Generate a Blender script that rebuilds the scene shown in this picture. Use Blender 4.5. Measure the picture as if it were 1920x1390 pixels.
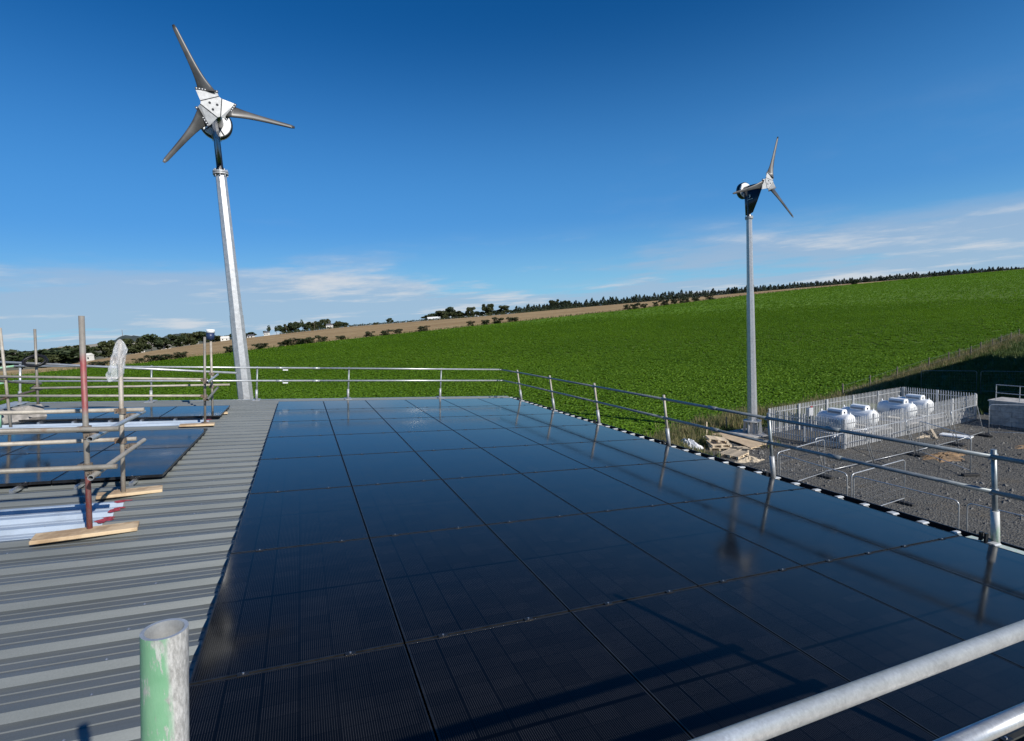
import bpy, math, random
import numpy as np
from mathutils import Vector, Matrix
random.seed(7); rng = np.random.default_rng(7)
for o in list(bpy.data.objects): bpy.data.objects.remove(o)
S = bpy.context.scene; COL = S.collection

# ------------------------------------------------------------------ camera
EYE = np.array([0.7351, -15.5129, 8.8])
RW = np.array([[0.9234877, -0.3788198, -0.0605477], [-0.0923212, -0.0662637, -0.993522], [0.3723537, 0.9230952, -0.0961668]])                       # world -> camera (right, down, forward)
cam = bpy.data.cameras.new('camera'); cam.sensor_width = 36; cam.lens = 966.743/1920*36
cam.clip_start = .02; cam.clip_end = 30000
co = bpy.data.objects.new('camera', cam); COL.objects.link(co); S.camera = co
m = Matrix(((*(RW[0]), 0), (*(-RW[1]), 0), (*(-RW[2]), 0), (0, 0, 0, 1))).to_3x3().transposed().to_4x4()
m.translation = Vector(EYE); co.matrix_world = m
HEAD = np.array([RW[2][0], RW[2][1], 0]); HEAD /= np.linalg.norm(HEAD)
RIGHT = np.array([HEAD[1], -HEAD[0], 0])

# ------------------------------------------------------------------ sky, sun, exposure
SUN = Vector((.334, -.790, .514)).normalized()
w = bpy.data.worlds.new('World'); S.world = w; w.use_nodes = True
N = w.node_tree.nodes; L = w.node_tree.links; N.clear()
def wn(t, **k):
    n = N.new(t)
    for a, b in k.items(): setattr(n, a, b)
    return n
def wmath(op, a, b=None, clamp=False):
    n = wn('ShaderNodeMath', operation=op, use_clamp=clamp)
    for i, v in enumerate((a, b)):
        if v is None: continue
        if isinstance(v, (int, float)): n.inputs[i].default_value = v
        else: L.new(v, n.inputs[i])
    return n.outputs[0]
sky = wn('ShaderNodeTexSky', sky_type='NISHITA', sun_disc=False)
sky.sun_elevation = math.asin(SUN.z); sky.sun_rotation = math.atan2(SUN.x, SUN.y)
sky.altitude = 100; sky.air_density = 1.0; sky.dust_density = 0; sky.ozone_density = 5
tc = wn('ShaderNodeTexCoord'); sp = wn('ShaderNodeSeparateXYZ'); L.new(tc.outputs['Generated'], sp.inputs[0])
zc = wmath('MAXIMUM', sp.outputs[2], 0.0); den = wmath('ADD', zc, .055)
cb = wn('ShaderNodeCombineXYZ')
L.new(wmath('DIVIDE', sp.outputs[0], den), cb.inputs[0]); L.new(wmath('DIVIDE', sp.outputs[1], den), cb.inputs[1])
def wnoise(vec, scale, detail, rough, off):
    mp = wn('ShaderNodeMapping'); mp.inputs['Location'].default_value = off; L.new(vec, mp.inputs[0])
    n = wn('ShaderNodeTexNoise'); n.inputs['Scale'].default_value = scale; n.inputs['Detail'].default_value = detail
    n.inputs['Roughness'].default_value = rough; L.new(mp.outputs[0], n.inputs[0]); return n.outputs[0]
def wramp(v, a, b):
    n = wn('ShaderNodeMapRange', interpolation_type='SMOOTHSTEP'); L.new(v, n.inputs[0])
    n.inputs[1].default_value = a; n.inputs[2].default_value = b; return n.outputs[0]
n1 = wnoise(cb.outputs[0], .17, 9, .58, (21, 3.3, 8)); n2 = wnoise(cb.outputs[0], .42, 10, .62, (7.3, 2.2, 4)); n3 = wnoise(cb.outputs[0], .33, 10, .6, (2.3, 8.8, 1))
low = wramp(zc, .24, .03)                       # thin cloud banks lie low over the horizon
bank = wmath('MULTIPLY', wramp(wmath('ADD', n1, wmath('MULTIPLY', low, .24)), .58, .68), wramp(zc, .18, .085))
bank = wmath('MAXIMUM', bank, wmath('MULTIPLY', wmath('MULTIPLY', wramp(n3, .56, .76), wramp(zc, .34, .2)), .28))
white = wmath('MULTIPLY', wramp(n2, .50, .66), bank)
mixa = wn('ShaderNodeMix', data_type='RGBA'); L.new(wmath('MULTIPLY', bank, .62), mixa.inputs[0])
hs = wn('ShaderNodeHueSaturation'); hs.inputs['Saturation'].default_value = 1.3; hs.inputs['Value'].default_value = 1.0; hs.inputs['Hue'].default_value = .5; L.new(sky.outputs[0], hs.inputs['Color']); tint = wn('ShaderNodeMix', data_type='RGBA', blend_type='MULTIPLY'); tint.inputs[0].default_value = 1; L.new(hs.outputs[0], tint.inputs[6]); tint.inputs[7].default_value = (.95, .93, 1.06, 1)
ha = wn('ShaderNodeMix', data_type='RGBA'); L.new(wmath('MULTIPLY', wramp(zc, .50, .12), .6), ha.inputs[0]); L.new(tint.outputs[2], ha.inputs[6]); ha.inputs[7].default_value = (1.0, 3.85, 8.4, 1)
hz = wn('ShaderNodeMix', data_type='RGBA'); L.new(wmath('MULTIPLY', wramp(zc, .19, .0), .8), hz.inputs[0]); L.new(ha.outputs[2], hz.inputs[6]); hz.inputs[7].default_value = (2.9, 6.6, 8.8, 1)
L.new(hz.outputs[2], mixa.inputs[6]); mixa.inputs[7].default_value = (4.3, 5.3, 7.0, 1)
mixb = wn('ShaderNodeMix', data_type='RGBA'); L.new(wmath('MULTIPLY', white, .75), mixb.inputs[0])
L.new(mixa.outputs[2], mixb.inputs[6]); mixb.inputs[7].default_value = (7.6, 7.9, 8.3, 1)
bg = wn('ShaderNodeBackground'); bg.inputs[1].default_value = .083; L.new(mixb.outputs[2], bg.inputs[0])
L.new(bg.outputs[0], wn('ShaderNodeOutputWorld').inputs[0])
sl = bpy.data.lights.new('sun', 'SUN'); sl.energy = 5.0; sl.angle = math.radians(.53); sl.color = (1, .95, .88)
so = bpy.data.objects.new('sun', sl); COL.objects.link(so); so.rotation_euler = SUN.to_track_quat('Z', 'Y').to_euler()
so.location = (60, -140, 100)
S.view_settings.view_transform = 'Standard'; S.view_settings.look = 'None'
S.view_settings.exposure = .12; S.view_settings.gamma = 1; S.view_settings.use_curve_mapping = False
S.render.engine = 'CYCLES'

# ------------------------------------------------------------------ materials
def newmat(name):
    m = bpy.data.materials.new(name); m.use_nodes = True
    return m, m.node_tree.nodes, m.node_tree.links, m.node_tree.nodes['Principled BSDF']
class G:                                         # tiny node-graph helper
    def __init__(s, n, l): s.n, s.l = n, l
    def put(s, sock, v):
        if hasattr(v, 'is_output'): s.l.new(v, sock)
        else: sock.default_value = v
    def math(s, op, a, b=0.0, clamp=False):
        q = s.n.new('ShaderNodeMath'); q.operation = op; q.use_clamp = clamp; s.put(q.inputs[0], a); s.put(q.inputs[1], b); return q.outputs[0]
    def co(s, kind='Object'): return s.n.new('ShaderNodeTexCoord').outputs[kind]
    def pos(s): return s.n.new('ShaderNodeNewGeometry').outputs['Position']
    def sep(s, v): q = s.n.new('ShaderNodeSeparateXYZ'); s.l.new(v, q.inputs[0]); return q.outputs
    def comb(s, x, y, z):
        q = s.n.new('ShaderNodeCombineXYZ')
        for i, v in enumerate((x, y, z)): s.put(q.inputs[i], v)
        return q.outputs[0]
    def map(s, v, scale=(1, 1, 1), loc=(0, 0, 0)):
        q = s.n.new('ShaderNodeMapping'); s.l.new(v, q.inputs[0]); q.inputs['Scale'].default_value = scale; q.inputs['Location'].default_value = loc; return q.outputs[0]
    def noise(s, v, scale, detail=4, rough=.55):
        q = s.n.new('ShaderNodeTexNoise'); s.l.new(v, q.inputs[0]); q.inputs['Scale'].default_value = scale; q.inputs['Detail'].default_value = detail; q.inputs['Roughness'].default_value = rough; return q.outputs[0]
    def vor(s, v, scale):
        q = s.n.new('ShaderNodeTexVoronoi'); s.l.new(v, q.inputs[0]); q.inputs['Scale'].default_value = scale; return q.outputs
    def white(s, v): q = s.n.new('ShaderNodeTexWhiteNoise'); s.l.new(v, q.inputs[0]); return q.outputs[0]
    def ramp(s, v, a, b, smooth=True):
        q = s.n.new('ShaderNodeMapRange'); q.interpolation_type = 'SMOOTHSTEP' if smooth else 'LINEAR'; s.put(q.inputs[0], v); q.inputs[1].default_value = a; q.inputs[2].default_value = b; return q.outputs[0]
    def mix(s, f, a, b):
        q = s.n.new('ShaderNodeMix'); q.data_type = 'RGBA'; s.put(q.inputs[0], f)
        for i, v in ((6, a), (7, b)):
            if hasattr(v, 'is_output'): s.l.new(v, q.inputs[i])
            else: q.inputs[i].default_value = (*v[:3], 1)
        return q.outputs[2]
    def bump(s, bs, h, strength, dist):
        q = s.n.new('ShaderNodeBump'); q.inputs['Strength'].default_value = strength; q.inputs['Distance'].default_value = dist; s.l.new(h, q.inputs['Height']); s.l.new(q.outputs[0], bs.inputs['Normal'])
def pm(name, col, rough=.5, metal=0, var=.18, scale=6, bump=0, dist=.01, detail=5, spec=.5, kind='Object', c2=None, lo=.35, hi=.65):
    m, n, l, b = newmat(name); g = G(n, l); c = g.co(kind) if kind != 'pos' else g.pos()
    nz = g.noise(c, scale, detail)
    a1 = tuple(x*(1-var) for x in col); a2 = c2 or tuple(min(1, x*(1+var)) for x in col)
    l.new(g.mix(g.ramp(nz, lo, hi), a1, a2), b.inputs['Base Color'])
    b.inputs['Roughness'].default_value = rough; b.inputs['Metallic'].default_value = metal; b.inputs['Specular IOR Level'].default_value = spec
    if bump: g.bump(b, g.noise(c, scale*3, 4), bump, dist)
    return m
M = {}
def galv(name, col=(.62, .64, .65), metal=.55, rough=.42, sc=22, rust=0):
    m, n, l, b = newmat(name); g = G(n, l); c = g.pos()
    v = g.vor(c, sc*4)[1]; nz = g.noise(c, 9, 6)
    f = g.math('ADD', g.math('MULTIPLY', v, .10), g.math('ADD', g.math('MULTIPLY', nz, .55), g.math('MULTIPLY', g.noise(c, 90, 6, .75), .5)))
    base = g.mix(g.ramp(f, .3, .95), tuple(x*.62 for x in col), tuple(min(1, x*1.2) for x in col))
    if rust: base = g.mix(g.math('MULTIPLY', g.ramp(g.noise(c, 5, 8, .7), .52, .66), rust), base, (.20, .11, .055))
    l.new(base, b.inputs['Base Color']); b.inputs['Metallic'].default_value = metal
    l.new(g.ramp(nz, 0, 1/(rough+.01)*.55), b.inputs['Roughness']) if False else None
    b.inputs['Roughness'].default_value = rough
    g.bump(b, nz, .15, .004); return m
M['galv'] = galv('galvanised_tube', (.60, .62, .62), .5, .36); M['mast'] = galv('galvanised_mast', (.56, .57, .57), .5, .36, 7)
M['tube_old'] = galv('weathered_tube', (.31, .29, .25), .3, .55, 30, .55)
M['tube_pale'] = galv('pale_worn_tube', (.46, .42, .35), .15, .6, 30, .35)
M['coupler'] = galv('rusty_coupler', (.22, .18, .14), .4, .6, 40, .8)
M['plate'] = galv('galvanised_plate', (.45, .46, .46), .35, .5, 10)
M['dark_tube'] = galv('dull_and_shade_tube', (.30, .33, .33), .5, .42, 20)
def painted(name, paint, z0, z1, amount, base=(.5, .49, .46)):   # tube with worn paint between two heights
    m, n, l, b = newmat(name); g = G(n, l); c = g.co(); z = g.sep(c)[2]
    band = None
    for a, e in zip(z0, z1):
        q = g.math('MULTIPLY', g.ramp(z, a-.05, a+.05), g.ramp(z, e+.05, e-.05)); band = q if band is None else g.math('MAXIMUM', band, q)
    wear = g.ramp(g.noise(g.map(c, (1, 1, .22)), 34, 9, .7), .5-amount, .72-amount*.35)
    galvc = g.mix(g.noise(c, 26, 7), tuple(x*.7 for x in base), tuple(x*1.25 for x in base))
    l.new(g.mix(g.math('MULTIPLY', band, wear), galvc, paint), b.inputs['Base Color'])
    b.inputs['Roughness'].default_value = .55; b.inputs['Metallic'].default_value = .12
    g.bump(b, g.noise(c, 60, 5), .2, .003); return m
M['red_post'] = painted('red_paint_tube', (.28, .06, .06), (.05, 1.2), (.62, 1.72), .30, (.25, .23, .20))
def greenpost():
    m, n, l, b = newmat('green_paint_tube'); g = G(n, l); c = g.pos(); x, y, z = g.sep(c)
    nz = g.noise(g.map(c, (1, 1, .25)), 70, 9, .7); fl = g.noise(g.map(c, (1, 1, .12)), 45, 8, .65)
    side = g.math('ADD', g.math('SUBTRACT', x, g.math('ADD', .553, g.math('MULTIPLY', g.math('SUBTRACT', z, 8.46), .0993))), g.math('MULTIPLY', g.math('SUBTRACT', fl, .5), .03))
    bare = g.math('MAXIMUM', g.ramp(side, .005, .014), g.math('MULTIPLY', g.ramp(nz, .53, .60), .85))
    steel = g.mix(g.ramp(g.noise(g.map(c, (1, 1, .3)), 160, 8, .75), .3, .7), (.24, .24, .23), (.62, .62, .60))
    gr = g.mix(g.noise(c, 40, 6), (.13, .33, .18), (.24, .46, .29))
    l.new(g.mix(bare, gr, steel), b.inputs['Base Color']); b.inputs['Roughness'].default_value = .42; b.inputs['Metallic'].default_value = .1
    g.bump(b, nz, .35, .002); return m
M['green_post'] = greenpost()
M['green_rail'] = painted('green_paint_rail', (.20, .50, .28), (-9,), (20,), .28, (.52, .53, .5))
M['green_sock'] = painted('green_splash_socket', (.33, .52, .36), (-.5,), (.2,), .1, (.55, .56, .54))
# roof
def roofmat():
    m, n, l, b = newmat('coated_steel_sheet'); g = G(n, l); p = g.pos()
    nz = g.noise(g.map(p, (.25, 3, 1)), 2.2, 6); sp_ = g.noise(p, 120, 3); st = g.noise(g.map(p, (.6, 9, 1)), 1.3, 5, .7)
    f = g.math('ADD', g.math('MULTIPLY', nz, .5), g.math('ADD', g.math('MULTIPLY', sp_, .22), g.math('MULTIPLY', st, .3)))
    c = g.mix(g.ramp(f, .3, .72), (.165, .180, .174), (.235, .252, .244))
    dirt = g.math('MAXIMUM', g.ramp(g.noise(p, 3.1, 8, .72), .60, .76), g.math('MULTIPLY', g.ramp(g.noise(g.map(p, (.35, 12, 1)), 2.2, 7, .7), .56, .74), .8))
    l.new(g.mix(g.math('MULTIPLY', dirt, .35), c, (.16, .14, .115)), b.inputs['Base Color'])
    b.inputs['Roughness'].default_value = .4; b.inputs['Specular IOR Level'].default_value = .2; b.inputs['Metallic'].default_value = .5
    g.bump(b, nz, .12, .01); return m
M['roof'] = roofmat()
M['flash'] = pm('steel_flashing', (.34, .36, .36), .4, .2, .2, 5)
M['flash_pale'] = pm('pale_steel', (.47, .48, .47), .4, .1, .2, 9)
M['grp'] = pm('white_rooflight', (.33, .39, .46), .3, 0, .1, 4, .1, .004)
M['tape'] = pm('red_tape', (.34, .04, .05), .6, 0, .3, 30)
M['gutter'] = pm('black_gutter', (.014, .014, .016), .35, 0, .3, 6)
M['clad'] = pm('wall_cladding', (.16, .19, .18), .45, .1, .12, 1)
# panels
def glassmat():
    m, n, l, b = newmat('solar_glass'); g = G(n, l); c = g.co(); s_ = g.sep(c)
    rnd = n.new('ShaderNodeObjectInfo').outputs['Random']
    cw, ch = .1825, .0935
    px = g.math('DIVIDE', s_[0], cw); gy = g.math('ABSOLUTE', g.math('SUBTRACT', s_[1], .8775))
    py = g.math('DIVIDE', g.math('SUBTRACT', gy, .012), ch)
    fx = g.math('FRACT', px); fy = g.math('FRACT', py)
    ex = g.math('ABSOLUTE', g.math('SUBTRACT', fx, .5)); ey = g.math('ABSOLUTE', g.math('SUBTRACT', fy, .5))
    gap = g.math('MAXIMUM', g.ramp(ex, .488, .496), g.ramp(ey, .484, .494))
    side = g.math('SIGN', g.math('SUBTRACT', s_[1], .8775))
    cell = g.white(g.comb(g.math('FLOOR', px), g.math('MULTIPLY', g.math('ADD', g.math('FLOOR', py), 3), side), g.math('MULTIPLY', rnd, 91)))
    wire = g.math('ABSOLUTE', g.math('SUBTRACT', g.math('FRACT', g.math('DIVIDE', s_[0], .01138)), .5))
    wl = g.math('MULTIPLY', g.ramp(wire, .40, .46), g.math('ADD', .7, g.math('MULTIPLY', g.math('MULTIPLY', cell, cell), .4)))
    col = g.mix(cell, (.0022, .0025, .0030), (.0031, .0033, .0039))
    col = g.mix(g.math('MULTIPLY', wl, g.math('SUBTRACT', 1, gap)), col, (.044, .044, .046))
    col = g.mix(gap, col, (.0012, .0013, .0016))
    mid = g.ramp(gy, .012, .008); col = g.mix(mid, col, (.0012, .0012, .0015))
    dust = g.ramp(g.noise(g.map(g.pos(), (1, 1, 1)), 2.2, 8, .7), .42, .8)
    col = g.mix(g.math('MULTIPLY', dust, .022), col, (.16, .15, .13))
    l.new(col, b.inputs['Base Color'])
    l.new(g.math('ADD', .085, g.math('MULTIPLY', dust, .07)), b.inputs['Roughness'])
    b.inputs['IOR'].default_value = 1.31
    g.bump(b, g.noise(g.pos(), 3.0, 2), .05, .004); return m
M['glass'] = glassmat()
M['frame'] = pm('black_anodised_frame', (.020, .021, .023), .36, .4, .3, 12)
M['clamp'] = pm('clamp_alloy', (.45, .46, .47), .3, .8, .2, 20)
M['blackclamp'] = pm('black_clamp', (.02, .02, .022), .4, .4, .3, 20)
M['alu'] = pm('mill_aluminium', (.62, .64, .66), .28, .85, .15, 14)
M['timber'] = pm('sawn_timber', (.50, .34, .19), .75, 0, .3, 5, .3, .004, kind='Object', c2=(.62, .47, .29))
M['pallet'] = pm('pallet_timber', (.60, .49, .34), .8, 0, .25, 3, .3, .004)
M['ply'] = pm('plywood_sheet', (.56, .42, .26), .7, 0, .12, 2)
M['greywood'] = pm('weathered_post_wood', (.17, .14, .11), .85, 0, .3, 6)
M['blade'] = pm('blade_composite', (.050, .050, .048), .40, 0, .15, 1.5, c2=(.085, .084, .08))
M['blackp'] = pm('black_paint', (.010, .011, .014), .3, 0, .2, 3)
M['navy'] = pm('navy_paint', (.012, .016, .03), .28, .1, .2, 3)
M['whitep'] = pm('white_gloss_paint', (.80, .81, .80), .3, 0, .05, 3)
M['tank'] = pm('tank_enamel', (.78, .80, .80), .32, 0, .07, 2.5)
M['decal'] = pm('tank_decal', (.20, .29, .40), .4, 0, .2, 9)
M['hood'] = pm('tank_hood_grey', (.20, .24, .29), .4, 0, .1, 4)
M['pal'] = galv('palisade_steel', (.60, .61, .61), .25, .5, 14)
M['conc'] = pm('concrete', (.40, .385, .36), .85, 0, .22, 3.5, .3, .01, 7)
M['block'] = pm('concrete_block', (.33, .325, .31), .9, 0, .2, 2.5, .4, .01, 7)
M['grayslab'] = pm('grey_slab', (.27, .25, .225), .85, 0, .25, 8, .4, .006, 7)
M['rubber'] = pm('black_rubber', (.018, .018, .018), .75, 0, .3, 8)
M['cable'] = pm('black_cable', (.012, .012, .013), .45, 0, .3, 8)
M['bagplastic'] = None
def bagmat():
    m, n, l, b = newmat('clear_polythene'); g = G(n, l)
    b.inputs['Base Color'].default_value = (.86, .88, .9, 1); b.inputs['Roughness'].default_value = .14
    b.inputs['Alpha'].default_value = .34; b.inputs['Specular IOR Level'].default_value = .9
    g.bump(b, g.noise(g.co(), 16, 6, .7), .9, .03); return m
M['bagplastic'] = bagmat()
M['sack'] = pm('white_sack', (.74, .75, .76), .5, 0, .15, 5, .8, .05)
M['bluep'] = pm('blue_plastic', (.02, .035, .09), .4, 0, .15, 6)
M['redp'] = pm('red_plastic', (.45, .03, .03), .4, 0, .15, 6)
M['soil'] = pm('orange_clay', (.21, .135, .07), .95, 0, .35, 3, .8, .05, 8, kind='pos')
M['chips'] = pm('pale_rubble', (.42, .35, .25), .9, 0, .35, 6, .6, .02, 7, kind='pos')
M['stone'] = pm('grey_stone', (.13, .125, .115), .9, 0, .45, 1.7, kind='pos')
M['render'] = pm('house_render', (.70, .67, .60), .8, 0, .08, 1)
M['slate'] = pm('house_slate', (.12, .12, .13), .7, 0, .15, 1)
M['winglass'] = pm('window_glass', (.03, .035, .04), .1, 0, .1, 1)
M['tan'] = pm('dune_sand', (.36, .32, .24), .95, 0, .2, .004, kind='pos')
M['hill'] = pm('wooded_hill', (.045, .06, .045), .95, 0, .35, .02, kind='pos', detail=8)
def groundmat():
    m, n, l, b = newmat('field_ground'); g = G(n, l); p = g.pos(); x, y, z = g.sep(p)
    line = g.math('SUBTRACT', y, g.math('ADD', 12.4, g.math('MULTIPLY', g.math('SUBTRACT', x, 23), .15)))
    field = g.ramp(g.math('ADD', line, g.math('MULTIPLY', g.noise(p, .6, 4), 1.5)), .3, 1.6)
    dist = g.ramp(y, 30, 150)
    soil = g.mix(g.noise(p, 1.5, 6), (.065, .115, .008), (.090, .150, .012))  # green tone, brightened so the shadowed gaps between plants look less dark
    far = g.mix(g.ramp(g.noise(p, .5, 8, .7), .3, .7), (.085, .165, .006), (.125, .225, .010))
    far = g.mix(g.ramp(g.noise(p, .035, 4), .35, .7), far, g.mix(.5, far, (.085, .155, .012)))
    grass = g.mix(g.ramp(g.noise(p, .9, 7), .35, .65), (.036, .066, .012), (.085, .105, .03))
    l.new(g.mix(field, grass, g.mix(dist, soil, far)), b.inputs['Base Color']); b.inputs['Roughness'].default_value = .9
    b.inputs['Specular IOR Level'].default_value = .2; g.bump(b, g.noise(p, 3, 6), .6, .15); return m
M['ground'] = groundmat()
def stubblemat():
    m, n, l, b = newmat('brown_stubble'); g = G(n, l); p = g.pos()
    st = g.noise(g.map(p, (.05, .5, .3)), .6, 6, .65); f = g.noise(p, .4, 7, .6)
    c = g.mix(g.ramp(st, .35, .65), (.27, .175, .085), (.41, .295, .15))
    c = g.mix(g.math('MULTIPLY', g.ramp(f, .45, .7), .5), c, (.20, .15, .075))
    l.new(c, b.inputs['Base Color']); b.inputs['Roughness'].default_value = .95; b.inputs['Specular IOR Level'].default_value = .1
    g.bump(b, f, .5, .3); return m
M['stubble'] = stubblemat()
M['far'] = pm('far_land', (.10, .105, .05), .95, 0, .35, .01, kind='pos', c2=(.20, .17, .09), detail=7)
def gravelmat():
    m, n, l, b = newmat('dark_gravel'); g = G(n, l); p = g.pos()
    v = g.vor(p, 14); nz = g.noise(p, .35, 8, .65); fine = g.noise(p, 9, 6, .7)
    c = g.mix(v[1] if False else g.ramp(fine, .3, .7), (.050, .047, .040), (.136, .129, .110))
    c = g.mix(g.math('MULTIPLY', g.ramp(nz, .54, .7), .6), c, (.12, .098, .065))
    c = g.mix(g.math('MULTIPLY', g.ramp(g.noise(p, 22, 4, .6), .66, .74), .7), c, (.30, .295, .28))
    l.new(c, b.inputs['Base Color']); b.inputs['Roughness'].default_value = .92
    g.bump(b, g.math('ADD', v[0], g.math('MULTIPLY', fine, .8)), .9, .05); return m
M['gravel'] = gravelmat()
def leafmat(name, c1, c2, c3, rough=.45, trans=.25, sc=.5):
    m, n, l, b = newmat(name); g = G(n, l); p = g.pos()
    rnd = n.new('ShaderNodeObjectInfo').outputs['Random']
    c = g.mix(g.ramp(g.noise(p, sc, 5), .35, .65), c1, c2)
    c = g.mix(g.math('MULTIPLY', g.ramp(g.noise(p, sc*9, 3), .45, .7), .6), c, c3)
    c = g.mix(g.math('MULTIPLY', rnd, .35), c, c3)
    l.new(c, b.inputs['Base Color']); b.inputs['Roughness'].default_value = rough; b.inputs['Specular IOR Level'].default_value = .35
    if trans:
        t = n.new('ShaderNodeBsdfTranslucent'); l.new(c, t.inputs[0]); mx = n.new('ShaderNodeMixShader'); mx.inputs[0].default_value = trans
        out = n['Material Output']; l.new(b.outputs[0], mx.inputs[1]); l.new(t.outputs[0], mx.inputs[2]); l.new(mx.outputs[0], out.inputs[0])
    return m
M['crop'] = leafmat('crop_leaf', (.115, .235, .004), (.150, .285, .007), (.175, .315, .014), .65, .4, .05)
M['tree'] = leafmat('dark_foliage', (.020, .034, .012), (.040, .058, .020), (.055, .070, .024), .6, .12, .3)
M['tree2'] = leafmat('olive_foliage', (.034, .046, .014), (.060, .072, .024), (.075, .080, .030), .6, .12, .3)
M['conifer'] = leafmat('conifer_foliage', (.014, .026, .012), (.026, .042, .018), (.038, .052, .02), .7, .05, .2)
M['bush'] = leafmat('hedge_foliage', (.024, .036, .012), (.042, .056, .018), (.065, .066, .03), .6, .1, .5)
M['dry'] = leafmat('dry_grass', (.10, .12, .035), (.27, .22, .105), (.36, .29, .16), .8, .25, .8)
M['lush'] = leafmat('verge_weeds', (.05, .095, .018), (.09, .13, .03), (.15, .15, .06), .6, .25, .8)
M['bark'] = pm('bark', (.06, .05, .04), .95, 0, .3, 4, .5, .03)

# ------------------------------------------------------------------ mesh helpers
def V(a): return np.array(a, float)
class MB:
    def __init__(s): s.v = []; s.f = []
    def add(s, vs, fs):
        k = len(s.v); s.v += [tuple(map(float, q)) for q in vs]; s.f += [tuple(i+k for i in f) for f in fs]; return s
    def box(s, c, h, R=None):
        c = V(c); P = [V((sx*h[0], sy*h[1], sz*h[2])) for sx in (-1, 1) for sy in (-1, 1) for sz in (-1, 1)]
        if R is not None: P = [V(R) @ p for p in P]
        return s.add([c+p for p in P], [(0, 1, 3, 2), (4, 6, 7, 5), (0, 4, 5, 1), (2, 3, 7, 6), (0, 2, 6, 4), (1, 5, 7, 3)])
    def beam(s, a, b, wid, thk, up=(0, 0, 1)):
        a, b = V(a), V(b); d = b-a; ln = np.linalg.norm(d); d /= ln; u = V(up); x = np.cross(u, d); x /= np.linalg.norm(x); z = np.cross(d, x)
        return s.box((a+b)/2, (wid/2, ln/2, thk/2), np.column_stack((x, d, z)))
    def pipe(s, pts, r, n=10, cap=True, closed=False):
        pts = [V(p) for p in pts]; k = len(pts); rr = r if hasattr(r, '__len__') else [r]*k; base = len(s.v); u = None
        for i, p in enumerate(pts):
            if closed: d = pts[(i+1) % k]-pts[i-1]
            else: d = pts[min(i+1, k-1)]-pts[max(i-1, 0)]
            d = d/np.linalg.norm(d)
            if u is None: u = np.cross(d, (0, 0, 1) if abs(d[2]) < .9 else (1, 0, 0))
            u = u-d*(u@d); u /= np.linalg.norm(u); q = np.cross(d, u)
            for j in range(n):
                a = 2*math.pi*j/n; s.v.append(tuple(p+rr[i]*(u*math.cos(a)+q*math.sin(a))))
        for i in range(k if closed else k-1):
            for j in range(n):
                a = base+i*n+j; b = base+i*n+(j+1) % n; c = base+((i+1) % k)*n+(j+1) % n; d2 = base+((i+1) % k)*n+j
                s.f.append((a, b, c, d2))
        if cap and not closed:
            s.f.append(tuple(base+j for j in reversed(range(n)))); s.f.append(tuple(base+(k-1)*n+j for j in range(n)))
        return s
    def prism(s, poly, d):                        # planar polygon (3-D points) extruded by vector d
        d = V(d); n = len(poly); P = [V(p) for p in poly]
        return s.add(P+[p+d for p in P], [tuple(reversed(range(n))), tuple(range(n, 2*n))]+[(i, (i+1) % n, n+(i+1) % n, n+i) for i in range(n)])
    def mesh(s, name, mat, smooth=False):
        me = bpy.data.meshes.new(name); me.from_pydata(s.v, [], s.f); me.materials.append(mat)
        if smooth: me.polygons.foreach_set('use_smooth', [True]*len(me.polygons))
        me.update(); return me
def tag(o, label=None, cat=None, group=None, kind=None):
    for k, v in (('label', label), ('category', cat), ('group', group), ('kind', kind)):
        if v: o[k] = v
    return o
def link(name, me, parent=None, loc=None, rot=None):
    o = bpy.data.objects.new(name, me); COL.objects.link(o)
    if loc is not None: o.location = loc
    if rot is not None: o.rotation_euler = rot
    if parent is not None: o.parent = parent
    return o
def off(o):
    t = V((0, 0, 0))
    while o is not None: t += V(o.location); o = o.parent
    return t
def build(name, mb, mat, parent=None, smooth=False, mod=None, origin=None):
    """one mesh object; vertices are given in world space, the origin goes to the parent's or the mesh's own base"""
    v = np.array(mb.v)
    if parent is not None: o0 = off(parent)
    else: o0 = V(origin) if origin is not None else V((v[:, 0].mean(), v[:, 1].mean(), v[:, 2].min()))
    m2 = MB(); m2.v = [tuple(q) for q in v-o0]; m2.f = mb.f
    me = m2.mesh(name, mat, smooth)
    o = link(name, me, parent, None if parent is not None else o0)
    if smooth == 'auto':
        for p in me.polygons: p.use_smooth = len(p.vertices) == 4
    return o
def empty(name, loc, rot=None):
    o = bpy.data.objects.new(name, None); COL.objects.link(o); o.location = loc; o.empty_display_size = .2
    if rot is not None: o.rotation_euler = rot
    return o
def copy_tree(o, parent=None):
    c = o.copy(); COL.objects.link(c); c.parent = parent
    for ch in o.children: copy_tree(ch, c)
    return c
def bevel(o, wdt=.01, seg=2):
    m = o.modifiers.new('bevel', 'BEVEL'); m.width = wdt; m.segments = seg; m.limit_method = 'ANGLE'; return o
ORD = ['first', 'second', 'third', 'fourth', 'fifth', 'sixth', 'seventh', 'eighth', 'ninth', 'tenth', 'eleventh', 'twelfth']

# roof frame: x runs down the slope to the eave, y along the eave, h off the panel plane
TILT = 0.098902; RO = V((0, 0, 6.97504)); RX = V((math.cos(TILT), 0, -math.sin(TILT))); RZ = V((math.sin(TILT), 0, math.cos(TILT))); RYV = V((0, 1, 0))
def RP(x, y, h=0): return RO+RX*x+RYV*y+RZ*h
RROT = (0, TILT, 0)
HS = -.115                                       # pan of the roof sheet
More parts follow.
